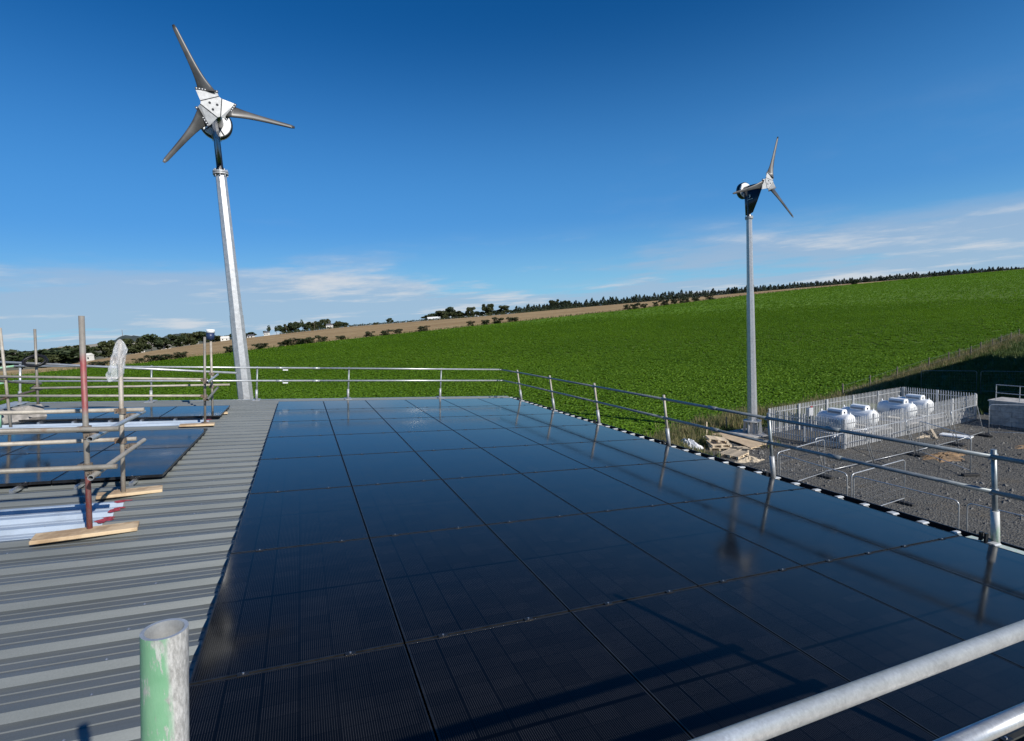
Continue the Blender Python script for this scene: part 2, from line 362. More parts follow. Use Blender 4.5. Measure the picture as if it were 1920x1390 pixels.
# ------------------------------------------------------------------ terrain
UG = [-1.3, -.99, -.73, -.575, -.367, -.16, .047, .254, .46, .563, .666, .77, .87, .993, 1.3]
YG = [140, 133.5, 140, 151, 168, 183, 201, 222, 272, 295, 308, 325, 335, 345, 360]
UB = [-1.3, -.887, -.73, -.573, -.489, -.313, -.055, .048, .254, .46, .563, .625, .77, .87, .993, 1.3]
YB = [152, 150, 182, 219, 236, 266, 266, 273, 290, 309, 320, 324, 329, 339, 349, 364]
FARK = 2.2
def edges(ph):
    u = np.tan(np.clip(ph, -.9, .9)); c = np.cos(np.clip(ph, -.9, .9))
    return np.interp(u, UG, YG)/c, np.interp(u, UB, YB)/c
def plane_h(r, ph):
    p = 8.2+.0166*(r*np.sin(ph)-8)+.056*(r*np.cos(ph)-194); return .5*(p+np.sqrt(p*p+.09))
def Tpol(r, ph):
    r = np.asarray(r, float); ph = np.asarray(ph, float)+0*r
    rg, rb = edges(ph); z0 = plane_h(np.minimum(r, rb), ph); zb = plane_h(rb, ph)
    z1 = 8.8+(np.minimum(zb, 21)-8.8)*np.minimum(r/rb, 3.2)-.25*np.clip((r-rb)/30, 0, 1)
    t = np.clip((r-3.2*rb)/1500, 0, 1); t = t*t*(3-2*t); z1 = z1*(1-t)+(-14)*t
    back = np.clip((np.abs(ph)-1.0)/.5, 0, 1); z = np.where(r <= rb, z0, z1)
    return z*(1-back)+back*np.minimum(z0, 3)*np.clip(2-r/1500, 0, 1)
def T(X, Y):
    dx = np.asarray(X, float)-EYE[0]; dy = np.asarray(Y, float)-EYE[1]
    return Tpol(np.hypot(dx, dy), np.arctan2(dx*RIGHT[0]+dy*RIGHT[1], dx*HEAD[0]+dy*HEAD[1]))
def UY(u, yc):                                   # survey coordinates: yc metres ahead of the stand-point, u*yc to its right
    p = EYE+yc*(HEAD+u*RIGHT); return p[0], p[1], float(T(p[0], p[1]))
phis = np.unique(np.concatenate((np.linspace(-math.pi, -1.0, 40), np.linspace(-1.0, 1.0, 260), np.linspace(1.0, math.pi, 40))))
def strip(name, fr, mat):
    R = np.array([fr(p) for p in phis]); nr = R.shape[1]; PH = phis[:, None]+0*R
    Z = Tpol(R.ravel(), PH.ravel()).reshape(R.shape)
    X = EYE[0]+R*(np.sin(PH)*RIGHT[0]+np.cos(PH)*HEAD[0]); Y = EYE[1]+R*(np.sin(PH)*RIGHT[1]+np.cos(PH)*HEAD[1])
    mb = MB(); mb.v = list(map(tuple, np.stack((X, Y, Z), -1).reshape(-1, 3)))
    mb.f = [(i*nr+j, (i+1)*nr+j, (i+1)*nr+j+1, i*nr+j+1) for i in range(len(phis)-1) for j in range(nr-1)]
    o = build(name, mb, mat, smooth=True, origin=(EYE[0], EYE[1], 0)); tag(o, kind='structure')
    bm_flip(o.data); return o
def bm_flip(me):
    if me.polygons[0].normal.z < 0: me.flip_normals()
strip('ground', lambda p: np.concatenate(([.3], np.linspace(4, 1, 1)*6, np.linspace(12, float(edges(p)[0]), 60))), M['ground'])
strip('stubble_field', lambda p: np.linspace(float(edges(p)[0]), float(edges(p)[1]), 8), M['stubble'])
strip('distant_land', lambda p: float(edges(p)[1])+np.array([0, 8, 20, 30, 60, 120, 220, 350, 500, 700, 1000, 1500, 2000, 3000, 5000, 9000, 16000]), M['far'])

def yard():
    mb = MB(); P = [(7.3, -45), (66, -45), (62, -8), (47, 3.4), (44.2, 4.6), (44, 10.6), (37, 10.9), (30, 11.6), (24.5, 9.6), (21, 9.0), (14, 7.6), (7.3, 6.6)]
    # fan grid: subdivide for following the ground
    import bmesh
    bm = bmesh.new(); f = bm.faces.new([bm.verts.new((x, y, 0)) for x, y in P]); bmesh.ops.triangulate(bm, faces=[f])
    for _ in range(4): bmesh.ops.subdivide_edges(bm, edges=bm.edges[:], cuts=1, use_grid_fill=True)
    for v in bm.verts:
        e = .25*math.sin(v.co.x*1.7)*math.sin(v.co.y*2.3) if v.is_boundary else 0
        v.co.x += e; v.co.y += e*.6; v.co.z = float(T(v.co.x, v.co.y))+.05+.02*math.sin(v.co.x*.9+v.co.y*1.3)
    me = bpy.data.meshes.new('gravel_yard'); bm.to_mesh(me); bm.free(); me.materials.append(M['gravel']); bm_flip(me)
    tag(link('gravel_yard', me), kind='structure')
yard()
def gz(x, y): return float(T(x, y))+.05

# ------------------------------------------------------------------ barn
barn = empty('barn', (0, -6.8, 0)); tag(barn, 'large barn with grey ribbed steel roof carrying the solar panels', 'barn')
RXL, RXR, RY0, RY1 = -6.05, 7.29, -14.95, 1.2
def profile(y0, y1, ribs):
    pts = [(y0, 0)]
    for r in ribs:
        if y0 < r-.085 and r+.07 < y1:
            for q in (r-.13, r+.13):
                if y0+.02 < q < y1-.02: pass
            pts += [(r-.058, 0), (r-.026, .040), (r+.012, .040), (r+.044, 0)]
    for r in ribs:                                # two small stiffeners in each pan
        for d in (.125, .2083):
            q = r+d
            if y0+.03 < q < y1-.03: pts += [(q-.009, 0), (q-.004, .005), (q+.004, .005), (q+.009, 0)]
    pts.append((y1, 0)); return sorted(pts)
RIBS = [-10.225+.33333*k for k in range(-15, 36)]
def sheet(mb, x0, x1, y0, y1, h, side=1):
    pr = profile(y0, y1, RIBS); xs = np.linspace(x0, x1, 4)
    vs = [(RP(x, y, h+z) if side > 0 else mirror(RP(x, y, h+z))) for x in xs for y, z in pr]; n = len(pr)
    mb.add(vs, [(i*n+j, (i+1)*n+j, (i+1)*n+j+1, i*n+j+1) for i in range(3) for j in range(n-1)])
ridge = RP(-6.1, 0, 0)[0]
def mirror(p): return V((2*ridge-p[0], p[1], p[2]))
k = 0; y = -15.79
while y < RY1:
    a, b = max(y, RY0), min(y+1.0, RY1)
    if b-a < .02: y += 1.0; continue
    mb = MB(); sheet(mb, RXL, RXR, a-.02 if a > RY0 else a, b, HS+(.005 if k % 2 else 0)); o = build('roof_sheet', mb, M['roof'], barn)
    s = o.modifiers.new('thickness', 'SOLIDIFY'); s.thickness = .0025
    mb = MB(); sheet(mb, RXL, RXR, a-.02 if a > RY0 else a, b, HS+(.005 if k % 2 else 0), -1); build('roof_sheet', mb, M['roof'], barn)
    y += 1.0; k += 1
mb = MB()
for xf in np.arange(-5.6, 7.2, 1.28):
    for r in RIBS:
        for q, hh in ((r-.01, HS+.042),):
            if RY0+.1 < q < RY1-.1:
                c = RP(xf+random.uniform(-.02, .02), q, hh); k = len(mb.v)
                mb.v += [tuple(c+RX*.011*math.cos(a)+RYV*.011*math.sin(a)+RZ*(.0 if i < 6 else 0)) for i, a in enumerate(np.linspace(0, 2*math.pi, 7)[:-1])]+[tuple(c+RZ*.010)]
                mb.f += [(k+i, k+(i+1) % 6, k+6) for i in range(6)]
tag(build('roof_fixings', mb, M['clamp'], barn), kind='stuff')
def rlight(x0, x1, y0, y1, lab):
    mb = MB(); sheet(mb, x0, x1, y0, y1, HS+.006); o = build('rooflight', mb, M['grp'], barn); o['label'] = lab
    for r in RIBS:
        if y0 < r-.05 and r+.05 < y1:
            for q, hh, wv in ((r, HS+.049, .055), (r+.13, HS+.012, .05), (r+.21, HS+.012, .03)):
                if q < y1:
                    mb = MB(); c = RP(x1-.02+.015*math.sin(q*31), q, hh)
                    mb.prism([c+RX*(.05*math.cos(a)*(1+.25*math.sin(3*a+q*9)))+RYV*(wv*math.sin(a)*(1+.2*math.sin(2*a+q*5))) for a in np.linspace(0, 2*math.pi, 15)[:-1]], RZ*.002)
                    build('red_tape', mb, M['tape'], o)
rlight(-5.2, -1.28, -9.52, -8.38, 'bluish white ribbed rooflight with red taped end')
rlight(-5.2, -1.30, -3.12, -2.02, 'white ribbed rooflight with red taped end')
mb = MB()
for s_ in (1, -1):
    f = (lambda p: p) if s_ > 0 else mirror
    mb.add([f(RP(-6.1, RY0, HS+.075)), f(RP(-5.82, RY0, HS+.042)), f(RP(-5.82, RY1, HS+.042)), f(RP(-6.1, RY1, HS+.075))], [(0, 1, 2, 3)])
build('ridge_cap', mb, M['flash'], barn)
for yy, sg in ((RY1, 1), (RY0, -1)):
    for f in ((lambda p: p), mirror):
        mb = MB(); A = [f(RP(x, yy+sg*d, h)) for x in (-6.1, RXR) for d, h in ((-.09, HS+.040), (.03, HS+.040), (.03, HS-.2))]
        mb.add(A, [(0, 1, 4, 3), (1, 2, 5, 4)]); build('verge_flashing', mb, M['flash'], barn)
ez = RP(RXR, 0, 0)[2]; ex = RP(RXR, 0, 0)[0]
for sgn in (1, -1):
    mb = MB(); pr = [(-.05, -.13), (-.05, -.27), (.18, -.27), (.20, -.125), (.215, -.125), (.215, -.285), (-.06, -.285), (-.06, -.13)]
    X = [(ex+px if sgn > 0 else 2*ridge-ex-px) for px, pz in pr]
    n = len(pr); vs = [(X[i], yy, ez+pr[i][1]) for yy in (RY0, RY1) for i in range(n)]
    mb.add(vs, [(i, (i+1) % n, n+(i+1) % n, n+i) for i in range(n)]); build('gutter', mb, M['gutter'], barn)
xr = ex-.12; xl = 2*ridge-xr
def wallbox(a, b):
    mb = MB(); mb.box(((a[0]+b[0])/2, (a[1]+b[1])/2, (a[2]+b[2])/2), (abs(b[0]-a[0])/2, abs(b[1]-a[1])/2, abs(b[2]-a[2])/2)); return mb
build('wall', wallbox((xr-.1, RY0+.1, 0), (xr, RY1-.1, ez-.30)), M['clad'], barn); build('wall', wallbox((xl, RY0+.1, 0), (xl+.1, RY1-.1, ez-.30)), M['clad'], barn)
for yy in (RY0+.12, RY1-.22):
    mb = MB(); zt = RP(-6.1, 0, HS-.06)[2]; mb.prism([(xl+.12, yy, 0), (xr-.12, yy, 0), (xr-.12, yy, ez-.26), (ridge, yy, zt), (xl+.12, yy, ez-.26)], (0, .1, 0)); build('wall', mb, M['clad'], barn)

mb = MB(); mb.prism([(-.05, -.034, 0), (-.05, -.026, .012), (-.05, .006, .012), (-.05, .014, 0)], (.115, 0, 0)); me_cap = mb.mesh('rib_end_cap', M['flash_pale'])
for r in RIBS:
    if RY0+.1 < r < RY1-.1:
        o = link('rib_end_cap', me_cap, barn, V(RP(RXR-.055, r, HS+.040))-V(barn.location), RROT); o.scale = (1, random.uniform(.8, 2.2), 1)
# ------------------------------------------------------------------ solar panels
PW, PD, CW, RD = 1.143, 1.757, 1.155, 1.776
mb = MB(); t = .009
for a, b, c, d in ((0, 0, PW, t), (0, PD-t, PW, PD), (0, t, t, PD-t), (PW-t, t, PW, PD-t)): mb.box(((a+c)/2, (b+d)/2, -.0175), ((c-a)/2, (d-b)/2, .0175))
me_frame = mb.mesh('frame', M['frame'])
mb = MB(); mb.box((PW/2, PD/2, -.0045), (PW/2-t, PD/2-t, .003)); me_glass = mb.mesh('glass', M['glass'])
mb = MB(); mb.box((0, 0, .002), (.03, .017, .002)); mb.box((0, 0, -.02), (.02, .008, .02)); me_clamp = mb.mesh('clamp', M['blackclamp'])
mb = MB(); mb.pipe([(0, 0, .004), (0, 0, .009)], .006, 8); me_bolt = mb.mesh('bolt', M['clamp'])
def panel(x, y, label, group, first_row=False):
    e = empty('solar_panel', RP(x, y, 0), RROT); tag(e, label, 'solar panel', group)
    link('frame', me_frame, e); link('glass', me_glass, e)
    for cx in (.27+random.uniform(-.05, .05), .86+random.uniform(-.05, .05)):
        c = link('clamp', me_clamp, e, (cx, -.0095, 0)); link('bolt', me_bolt, c)
    return e
NR, NC = 8, 6
for r in range(NR):
    for c in range(NC):
        panel(c*CW+.011, -(r+1)*RD+.01, 'black solar panel, %s row from far railing, %s from bare walkway' % (ORD[r], ORD[c]), 'panels of the large array')
for r, y0 in enumerate((-7.66+.0, -7.66+RD, -2.42)):
    for c in range(4):
        where = ('row beside near rooflight', 'row between the rooflights', 'row beyond far rooflight')[r]
        panel(-1.10-(c+1)*CW+.011, y0, 'black solar panel, small array, %s, %s from walkway' % (where, ORD[c]), 'panels of the small array')
mb = MB(); mb.box((0, 0, 0), (.021, .5, .02)); mb.box((-.014, 0, .022), (.004, .5, .004)); mb.box((.014, 0, .022), (.004, .5, .004)); me_rail = mb.mesh('mounting_rail', M['alu'])
def mrail(x, y0, y1, lab, grp, h=-.062):
    o = link('mounting_rail', me_rail, None, RP(x, (y0+y1)/2, h), RROT); o.scale = (1, (y1-y0), 1); tag(o, lab, 'mounting rail', grp)
for c in range(4):
    for d in (.3, .85):
        mrail(-1.10-c*CW-d, -7.85, -7.66+2*RD, 'aluminium mounting rail poking out under the small array beside the near rooflight', 'rails under the small array')
        mrail(-1.10-c*CW-d, -2.55, -.66, 'aluminium mounting rail poking out under the panel row beyond the far rooflight', 'rails under the far panel row')
for c in range(NC):
    for d in (.27, .86): mrail(c*CW+d, -14.3, -.01, 'long aluminium rail running under the large array', 'rails under the large array')

# ------------------------------------------------------------------ tube work
TR = .0242
def tube(name, a, b, mat, parent, r=TR, n=12, hollow=False):
    mb = MB()
    if not hollow: mb.pipe([a, b], r, n)
    else:
        a, b = V(a), V(b); d = (b-a)/np.linalg.norm(b-a); n = 40
        mb.pipe([a, b], r, n, cap=False); inner = MB(); inner.pipe([b-d*.25, b], r-.0042, n, cap=False); inner.pipe([b-d*.25, b-d*.249], r-.0042, n)
        kb = len(inner.v); inner.v += mb.v[n:2*n]; inner.f += [(kb+j, kb+(j+1) % n, n+(j+1) % n, n+j) for j in range(n)]
    o = build(name, mb, mat, parent)
    if hollow: build('bore', inner, M['galv'], o if o.parent.parent is None else parent)
    for p in o.data.polygons: p.use_smooth = len(p.vertices) == 4
    return o
def coupler(p, parent, ax=(0, 0, 1), mat='coupler', s=1.25):
    ax = V(ax)/np.linalg.norm(ax); mb = MB(); mb.pipe([V(p)-ax*.026*s, V(p)+ax*.026*s], TR+.011*s, 10)
    side = np.cross(ax, (0, 1, 0)); side = side/np.linalg.norm(side) if np.linalg.norm(side) > .1 else V((1, 0, 0))
    mb.box(V(p)+side*(TR+.022), (.022*s, .016*s, .022*s)); mb.pipe([V(p)+side*(TR+.02)+V((0, -.045, .006)), V(p)+side*(TR+.02)+V((0, .03, .006))], .008, 6)
    build('coupler', mb, M[mat], parent)
# far railing
fr = empty('roof_railing', RP(1.9, 1.12, HS)); tag(fr, 'galvanised two-rail guard railing along the far gable edge of the roof', 'railing')
FY = 1.12; FX = [-5.97, -3.2, -.62, 1.93, 4.85]
for x in FX:
    b = RP(x, FY, HS+.03); p = tube('post', b, RP(x+.02, FY, .90), M['dark_tube'] if x > -5 else M['galv'], fr)
    tube('socket', b, RP(x, FY, .22), M['plate'], p, .036)
    mb = MB(); mb.box(RP(x, FY-.02, HS+.04), (.10, .26, .006), np.column_stack((RX, RYV, RZ))); build('base_plate', mb, M['plate'], p)
    for h in (.86, .48): coupler(RP(x+.02, FY, h), fr, RZ, 'dark_tube', .9)
for h, dd in ((.86, .045), (.48, .045)):
    tube('rail', RP(-6.05, FY-dd, h), RP(1.0, FY-dd, h+.004), M['galv'], fr); tube('rail', RP(1.0, FY-dd, h+.004), RP(6.9, FY-dd, h), M['galv'], fr)
    tube('rail', RP(-6.05, FY-dd, h), mirror(RP(-2.2, FY-dd, h)), M['green_rail'], fr)
    for x in (.0, 1.0): tube('sleeve', RP(x-.1, FY-dd, h), RP(x+.1, FY-dd, h), M['galv'], fr, .030)
for x in (-.55+.7,):
    for h in (.832, .452): 
        mb = MB(); mb.box(RP(x, FY-.075, h-.03), (.07, .004, .015), np.column_stack((RX, RYV, RZ))); build('tag_strip', mb, M['whitep'], fr)
# eave railing
er = empty('roof_railing', RP(7.25, -6, HS)); tag(er, 'two-rail guard railing along the eave with inward leaning posts above the gutter', 'railing')
EP = [(-.03, 7.30), (-2.44, 7.28), (-4.86, 7.27), (-7.46, 7.24), (-9.91, 7.20), (-12.55, 7.34), (-15.1, 7.3)]
for y, x in EP:
    b = RP(x, y, -.10); d = V(RP(x-.19, y, .92))-b
    p = tube('post', b+d*.1, b+d*1.0, M['tube_pale'] if y > -8 else M['dark_tube'], er); tube('socket', b, b+d*.36, M['green_sock'] if y < -12 else M['plate'], p, .037)
    mb = MB(); mb.box(V(RP(x+.0, y-.06, -.108)), (.06, .30, .006), np.column_stack((RX, RYV, RZ))); build('base_plate', mb, M['green_sock'] if y < -12 else M['plate'], p)
    mb = MB()
    for q in (0, .045): mb.box(V(RP(x-.10, y+.04+q, -.03)), (.022, .010, .045), np.column_stack((RX, RYV, RZ)))
    mb.box(V(RP(x-.06, y+.03, -.085)), (.08, .04, .008), np.column_stack((RX, RYV, RZ))); build('clamp_foot', mb, M['frame'], p)
    for t_ in (.93, .565): coupler(b+d*t_, er, d, 'galv', .95)
def erail(t_, h):
    pts = []
    for y, x in [(FY-.05, 7.22)]+EP+[(-16.5, 7.3)]:
        b = RP(x, y, -.10); d = V(RP(x-.19, y, .92))-b; pts.append(b+d*t_+V(RX)*-.05)
    for i in range(len(pts)-1):
        tube('rail', pts[i], pts[i+1]+(pts[i+1]-pts[i])*.0, M['dark_tube'], er)
    tube('rail', RP(6.9, FY-.045, h), pts[0], M['dark_tube'], er)
    for i, f in ((4, .55), (5, .38)):
        a, b = pts[i], pts[i+1]; q = a+(b-a)*f; d = (b-a)/np.linalg.norm(b-a); tube('sleeve', q-d*.09, q+d*.09, M['dark_tube'], er, .033)
erail(.93, .86); erail(.565, .48)
# guards round the rooflights
def guard(name_loc, posts, top, label, rails, transoms, mats, couplers):
    g_ = empty('scaffold_guard', RP(*name_loc, HS)); tag(g_, label, 'scaffold')
    for (x, y, lx), h, mt in zip(posts, top, mats):
        tube('post', RP(x, y, HS+.035), RP(x+lx, y, h), M[mt], g_, hollow=False)['label'] = {'red_post': 'flaking red painted upright', 'tube_pale': 'pale worn upright', 'tube_old': 'weathered steel upright'}[mt]
    for a, b, mt in rails: tube('rail', RP(*a), RP(*b), M[mt], g_)
    for a, b, mt in transoms: tube('transom', RP(*a), RP(*b), M[mt], g_, hollow=True)
    for c in couplers: coupler(RP(*c), g_, RZ)
    return g_
g1 = guard((-1.31, -9.5), [(-1.31, -9.5, -.035), (-1.37, -8.25, -.015), (-4.6, -9.5, 0), (-4.62, -8.2, 0)], (1.99, 1.745, 1.7, 1.75),
      'scaffold tube guard with a flaking red upright around the near rooflight',
      [((-1.05, -9.56, .925), (-4.9, -9.56, .96), 'tube_old'), ((-1.07, -9.56, .56), (-4.9, -9.56, .60), 'tube_old'),
       ((-1.17, -8.19, .925), (-4.9, -8.19, .90), 'tube_pale'), ((-1.25, -8.19, .575), (-4.9, -8.19, .55), 'tube_pale')],
      [((-1.255, -7.85, .855), (-1.23, -9.72, .86), 'galv'), ((-1.255, -7.85, .495), (-1.23, -9.72, .50), 'tube_pale')],
      ('red_post', 'tube_pale', 'tube_old', 'tube_old'),
      [(-1.32, -9.5, .92), (-1.315, -9.5, .56), (-1.37, -8.25, .92), (-1.37, -8.25, .57), (-1.26, -9.52, .86), (-1.25, -9.52, .50), (-1.28, -8.22, .855), (-1.28, -8.22, .495)])
g2 = guard((-1.3, -3.15), [(-1.29, -3.15, 0), (-1.35, -1.69, -.035), (-4.64, -1.5, -.03), (-4.59, -2.78, -.12)], (1.756, 1.75, 1.81, 1.82),
      'grey scaffold tube guard around the far rooflight',
      [((-1.25, -3.10, .866), (-4.75, -2.83, .90), 'tube_pale'), ((-1.25, -3.10, .52), (-4.75, -2.83, .53), 'tube_pale'),
       ((-.85, -1.64, .90), (-5.3, -1.45, 1.10), 'galv'), ((-1.0, -1.64, .62), (-4.75, -1.55, .55), 'tube_pale')],
      [((-1.22, -3.35, .82), (-1.28, -1.4, .845), 'galv'), ((-1.22, -3.35, .465), (-1.28, -1.4, .53), 'tube_old'),
       ((-4.66, -3.2, .85), (-4.70, -1.2, .62), 'tube_old'), ((-4.66, -3.2, .47), (-4.70, -1.2, .50), 'coupler')],
      ('tube_old', 'tube_pale', 'tube_old', 'tube_pale'),
      [(-1.29, -3.15, .86), (-1.29, -3.15, .52), (-1.35, -1.69, .88), (-1.35, -1.69, .58), (-4.65, -1.5, .58), (-4.65, -2.8, .88), (-4.63, -2.8, .52), (-1.24, -3.2, .81), (-1.24, -3.2, .46)])
def board(x0, x1, y, lab, sk=0, wd=.11, yy=0):
    mb = MB(); mb.beam(RP(x0, y, HS+.055), RP(x1, y+yy, HS+.055), wd*2, .036, RZ); o = build('sole_board', mb, M['timber']); bevel(o, .006, 1); tag(o, lab, 'timber board', 'sole boards under the scaffold uprights')
board(-1.70, -.92, -9.62, 'timber sole board under the red scaffold upright', yy=.12); board(-1.62, -1.0, -8.27, 'timber sole board under the pale upright beside the near rooflight', yy=.12)
board(-1.72, -1.10, -3.30, 'timber sole board on the near side of the far rooflight', yy=.05); board(-1.65, -1.05, -1.66, 'timber sole board on the far side of the far rooflight', yy=.08)
# polythene bag, cable coil, blue tub, slabs, pipe stub
def bag():
    c = RP(-1.385, -8.25, 0); mb = MB(); rings = 18; n = 30
    for i in range(rings):
        t_ = i/(rings-1); h = 1.31+.45*t_
        lf = np.interp(t_, [0, .08, .3, .6, .85, .97, 1], [.105, .12, .10, .07, .045, .022, .004]); rt = np.interp(t_, [0, .1, .4, .7, .88, .97, 1], [.03, .03, .04, .066, .045, .022, .004])
        for j in range(n):
            a = 2*math.pi*j/n; ca_, sa_ = math.cos(a), math.sin(a); cr = 1+.13*math.sin(6*a+2.2*t_*5)+.09*math.sin(11*a-t_*9)+.05*math.sin(17*a+t_*23)
            x = (rt if ca_ > 0 else lf)*ca_*cr; yv = (.035+.06*math.sin(math.pi*min(1, t_*1.05+.12)))*sa_*cr*(1 if t_ < .97 else .2)
            mb.v.append(tuple(c+RX*x+RYV*yv+RZ*(h+(.05*ca_*(1-t_)))))
    for i in range(rings-1):
        for j in range(n): mb.f.append((i*n+j, i*n+(j+1) % n, (i+1)*n+(j+1) % n, (i+1)*n+j))
    o = build('plastic_bag', mb, M['bagplastic']); tag(o, 'crumpled clear plastic bag pulled over the pale scaffold upright', 'plastic bag')
bag()
mb = MB(); cc = RP(-4.68, -1.5, 1.13)
for k in range(5):
    mb.pipe([cc+V((math.cos(a)*(.185+.016*math.sin(k*2.1)), math.sin(a)*.10+.018*(k-2), math.sin(a)*(.105+.012*math.sin(k*3))+.018*math.sin(k*2.7))) for a in np.linspace(0, 2*math.pi, 25)[:-1]], .016, 6, closed=True)
tag(build('cable_coil', mb, M['cable'], smooth=True), 'black coil of cable hung round a scaffold upright', 'cable')
e = empty('blue_tub', RP(-1.39, -1.69, 1.75)); tag(e, 'small navy blue tub with white lid capping a scaffold upright', 'tub')
tube('body', RP(-1.39, -1.69, 1.68), RP(-1.39, -1.69, 1.84), M['bluep'], e, .085, 16); tube('lid', RP(-1.39, -1.69, 1.84), RP(-1.39, -1.69, 1.92), M['whitep'], e, .092, 16)
for i, (x, y) in enumerate(((-4.72, -2.35), (-4.58, -1.95))):
    R_ = np.array(Matrix.Rotation(.75, 3, 'Z') @ Matrix.Rotation(-.55, 3, 'X')); mb = MB(); mb.box(RP(x, y, HS+.19), (.20, .05, .16), R_); o = build('paving_slab', mb, M['grayslab']); bevel(o, .012)
    tag(o, ('grey concrete slab leaning beside the coil-hung scaffold upright', 'grey concrete slab propped against its twin by the scaffold')[i], 'slab', 'slabs leaning by the scaffold')
e = empty('pipe_stub', RP(-4.78, -2.72, HS+.03)); tag(e, 'short pipe stub with green paint beside the far rooflight guard', 'pipe')
tube('tube', RP(-4.78, -2.72, HS+.03), RP(-4.78, -2.72, .22), M['green_rail'], e, .03, 12); tube('cap', RP(-4.78, -2.72, .22), RP(-4.78, -2.72, .24), M['dark_tube'], e, .055, 12)
mb = MB(); mb.pipe([RP(-.62, -11.85, HS+.008), RP(-.55, -11.86, HS+.008), RP(-.45, -11.91, HS+.008)], .004, 6); tag(build('zip_tie', mb, M['cable']), 'thin black cable tie lying on the grey roof sheet', 'cable tie')
# access scaffold at the near gable
sc = empty('access_scaffold', (.4, -15.2, 0)); tag(sc, 'galvanised access scaffold at the near gable with a green splashed upright', 'scaffold')
tube('upright', RP(.405, -14.815, HS+.01), RP(.405, -14.815, 1.535), M['green_post'], sc, hollow=True)['label'] = 'upright with pale green paint and open top'
for x, h in ((3.60, 1.63), (-2.6, 1.6)): tube('upright', RP(x, -14.71, HS+.01), RP(x, -14.71, h), M['galv'], sc, n=16)
for x in (-2.6, .405, 3.71):
    t_ = RP(x, -16.15, 1.3); tube('upright', V((t_[0], t_[1], gz(t_[0], t_[1]))), t_, M['galv'], sc, n=16)
    t_ = RP(x, -15.02, .1); tube('upright', V((t_[0], t_[1], gz(t_[0], t_[1]))), t_, M['galv'], sc, n=16)
tube('guard_rail', RP(-3, -14.66, .885), RP(3.66, -14.66, 1.03), M['galv'], sc, n=32); tube('guard_rail', RP(2.15, -14.70, .772), RP(3.7, -14.70, .765), M['galv'], sc, n=32)
for x in (-2.6, .405, 3.71): tube('transom', RP(x+.05, -14.7, .12), RP(x+.05, -16.3, .12), M['galv'], sc)
for k in range(5):
    mb = MB(); mb.beam(RP(-3.2, -15.09-.232*k, .165), RP(4.2, -15.09-.232*k, .165), .222, .038, RZ); build('platform_board', mb, M['timber'], sc)

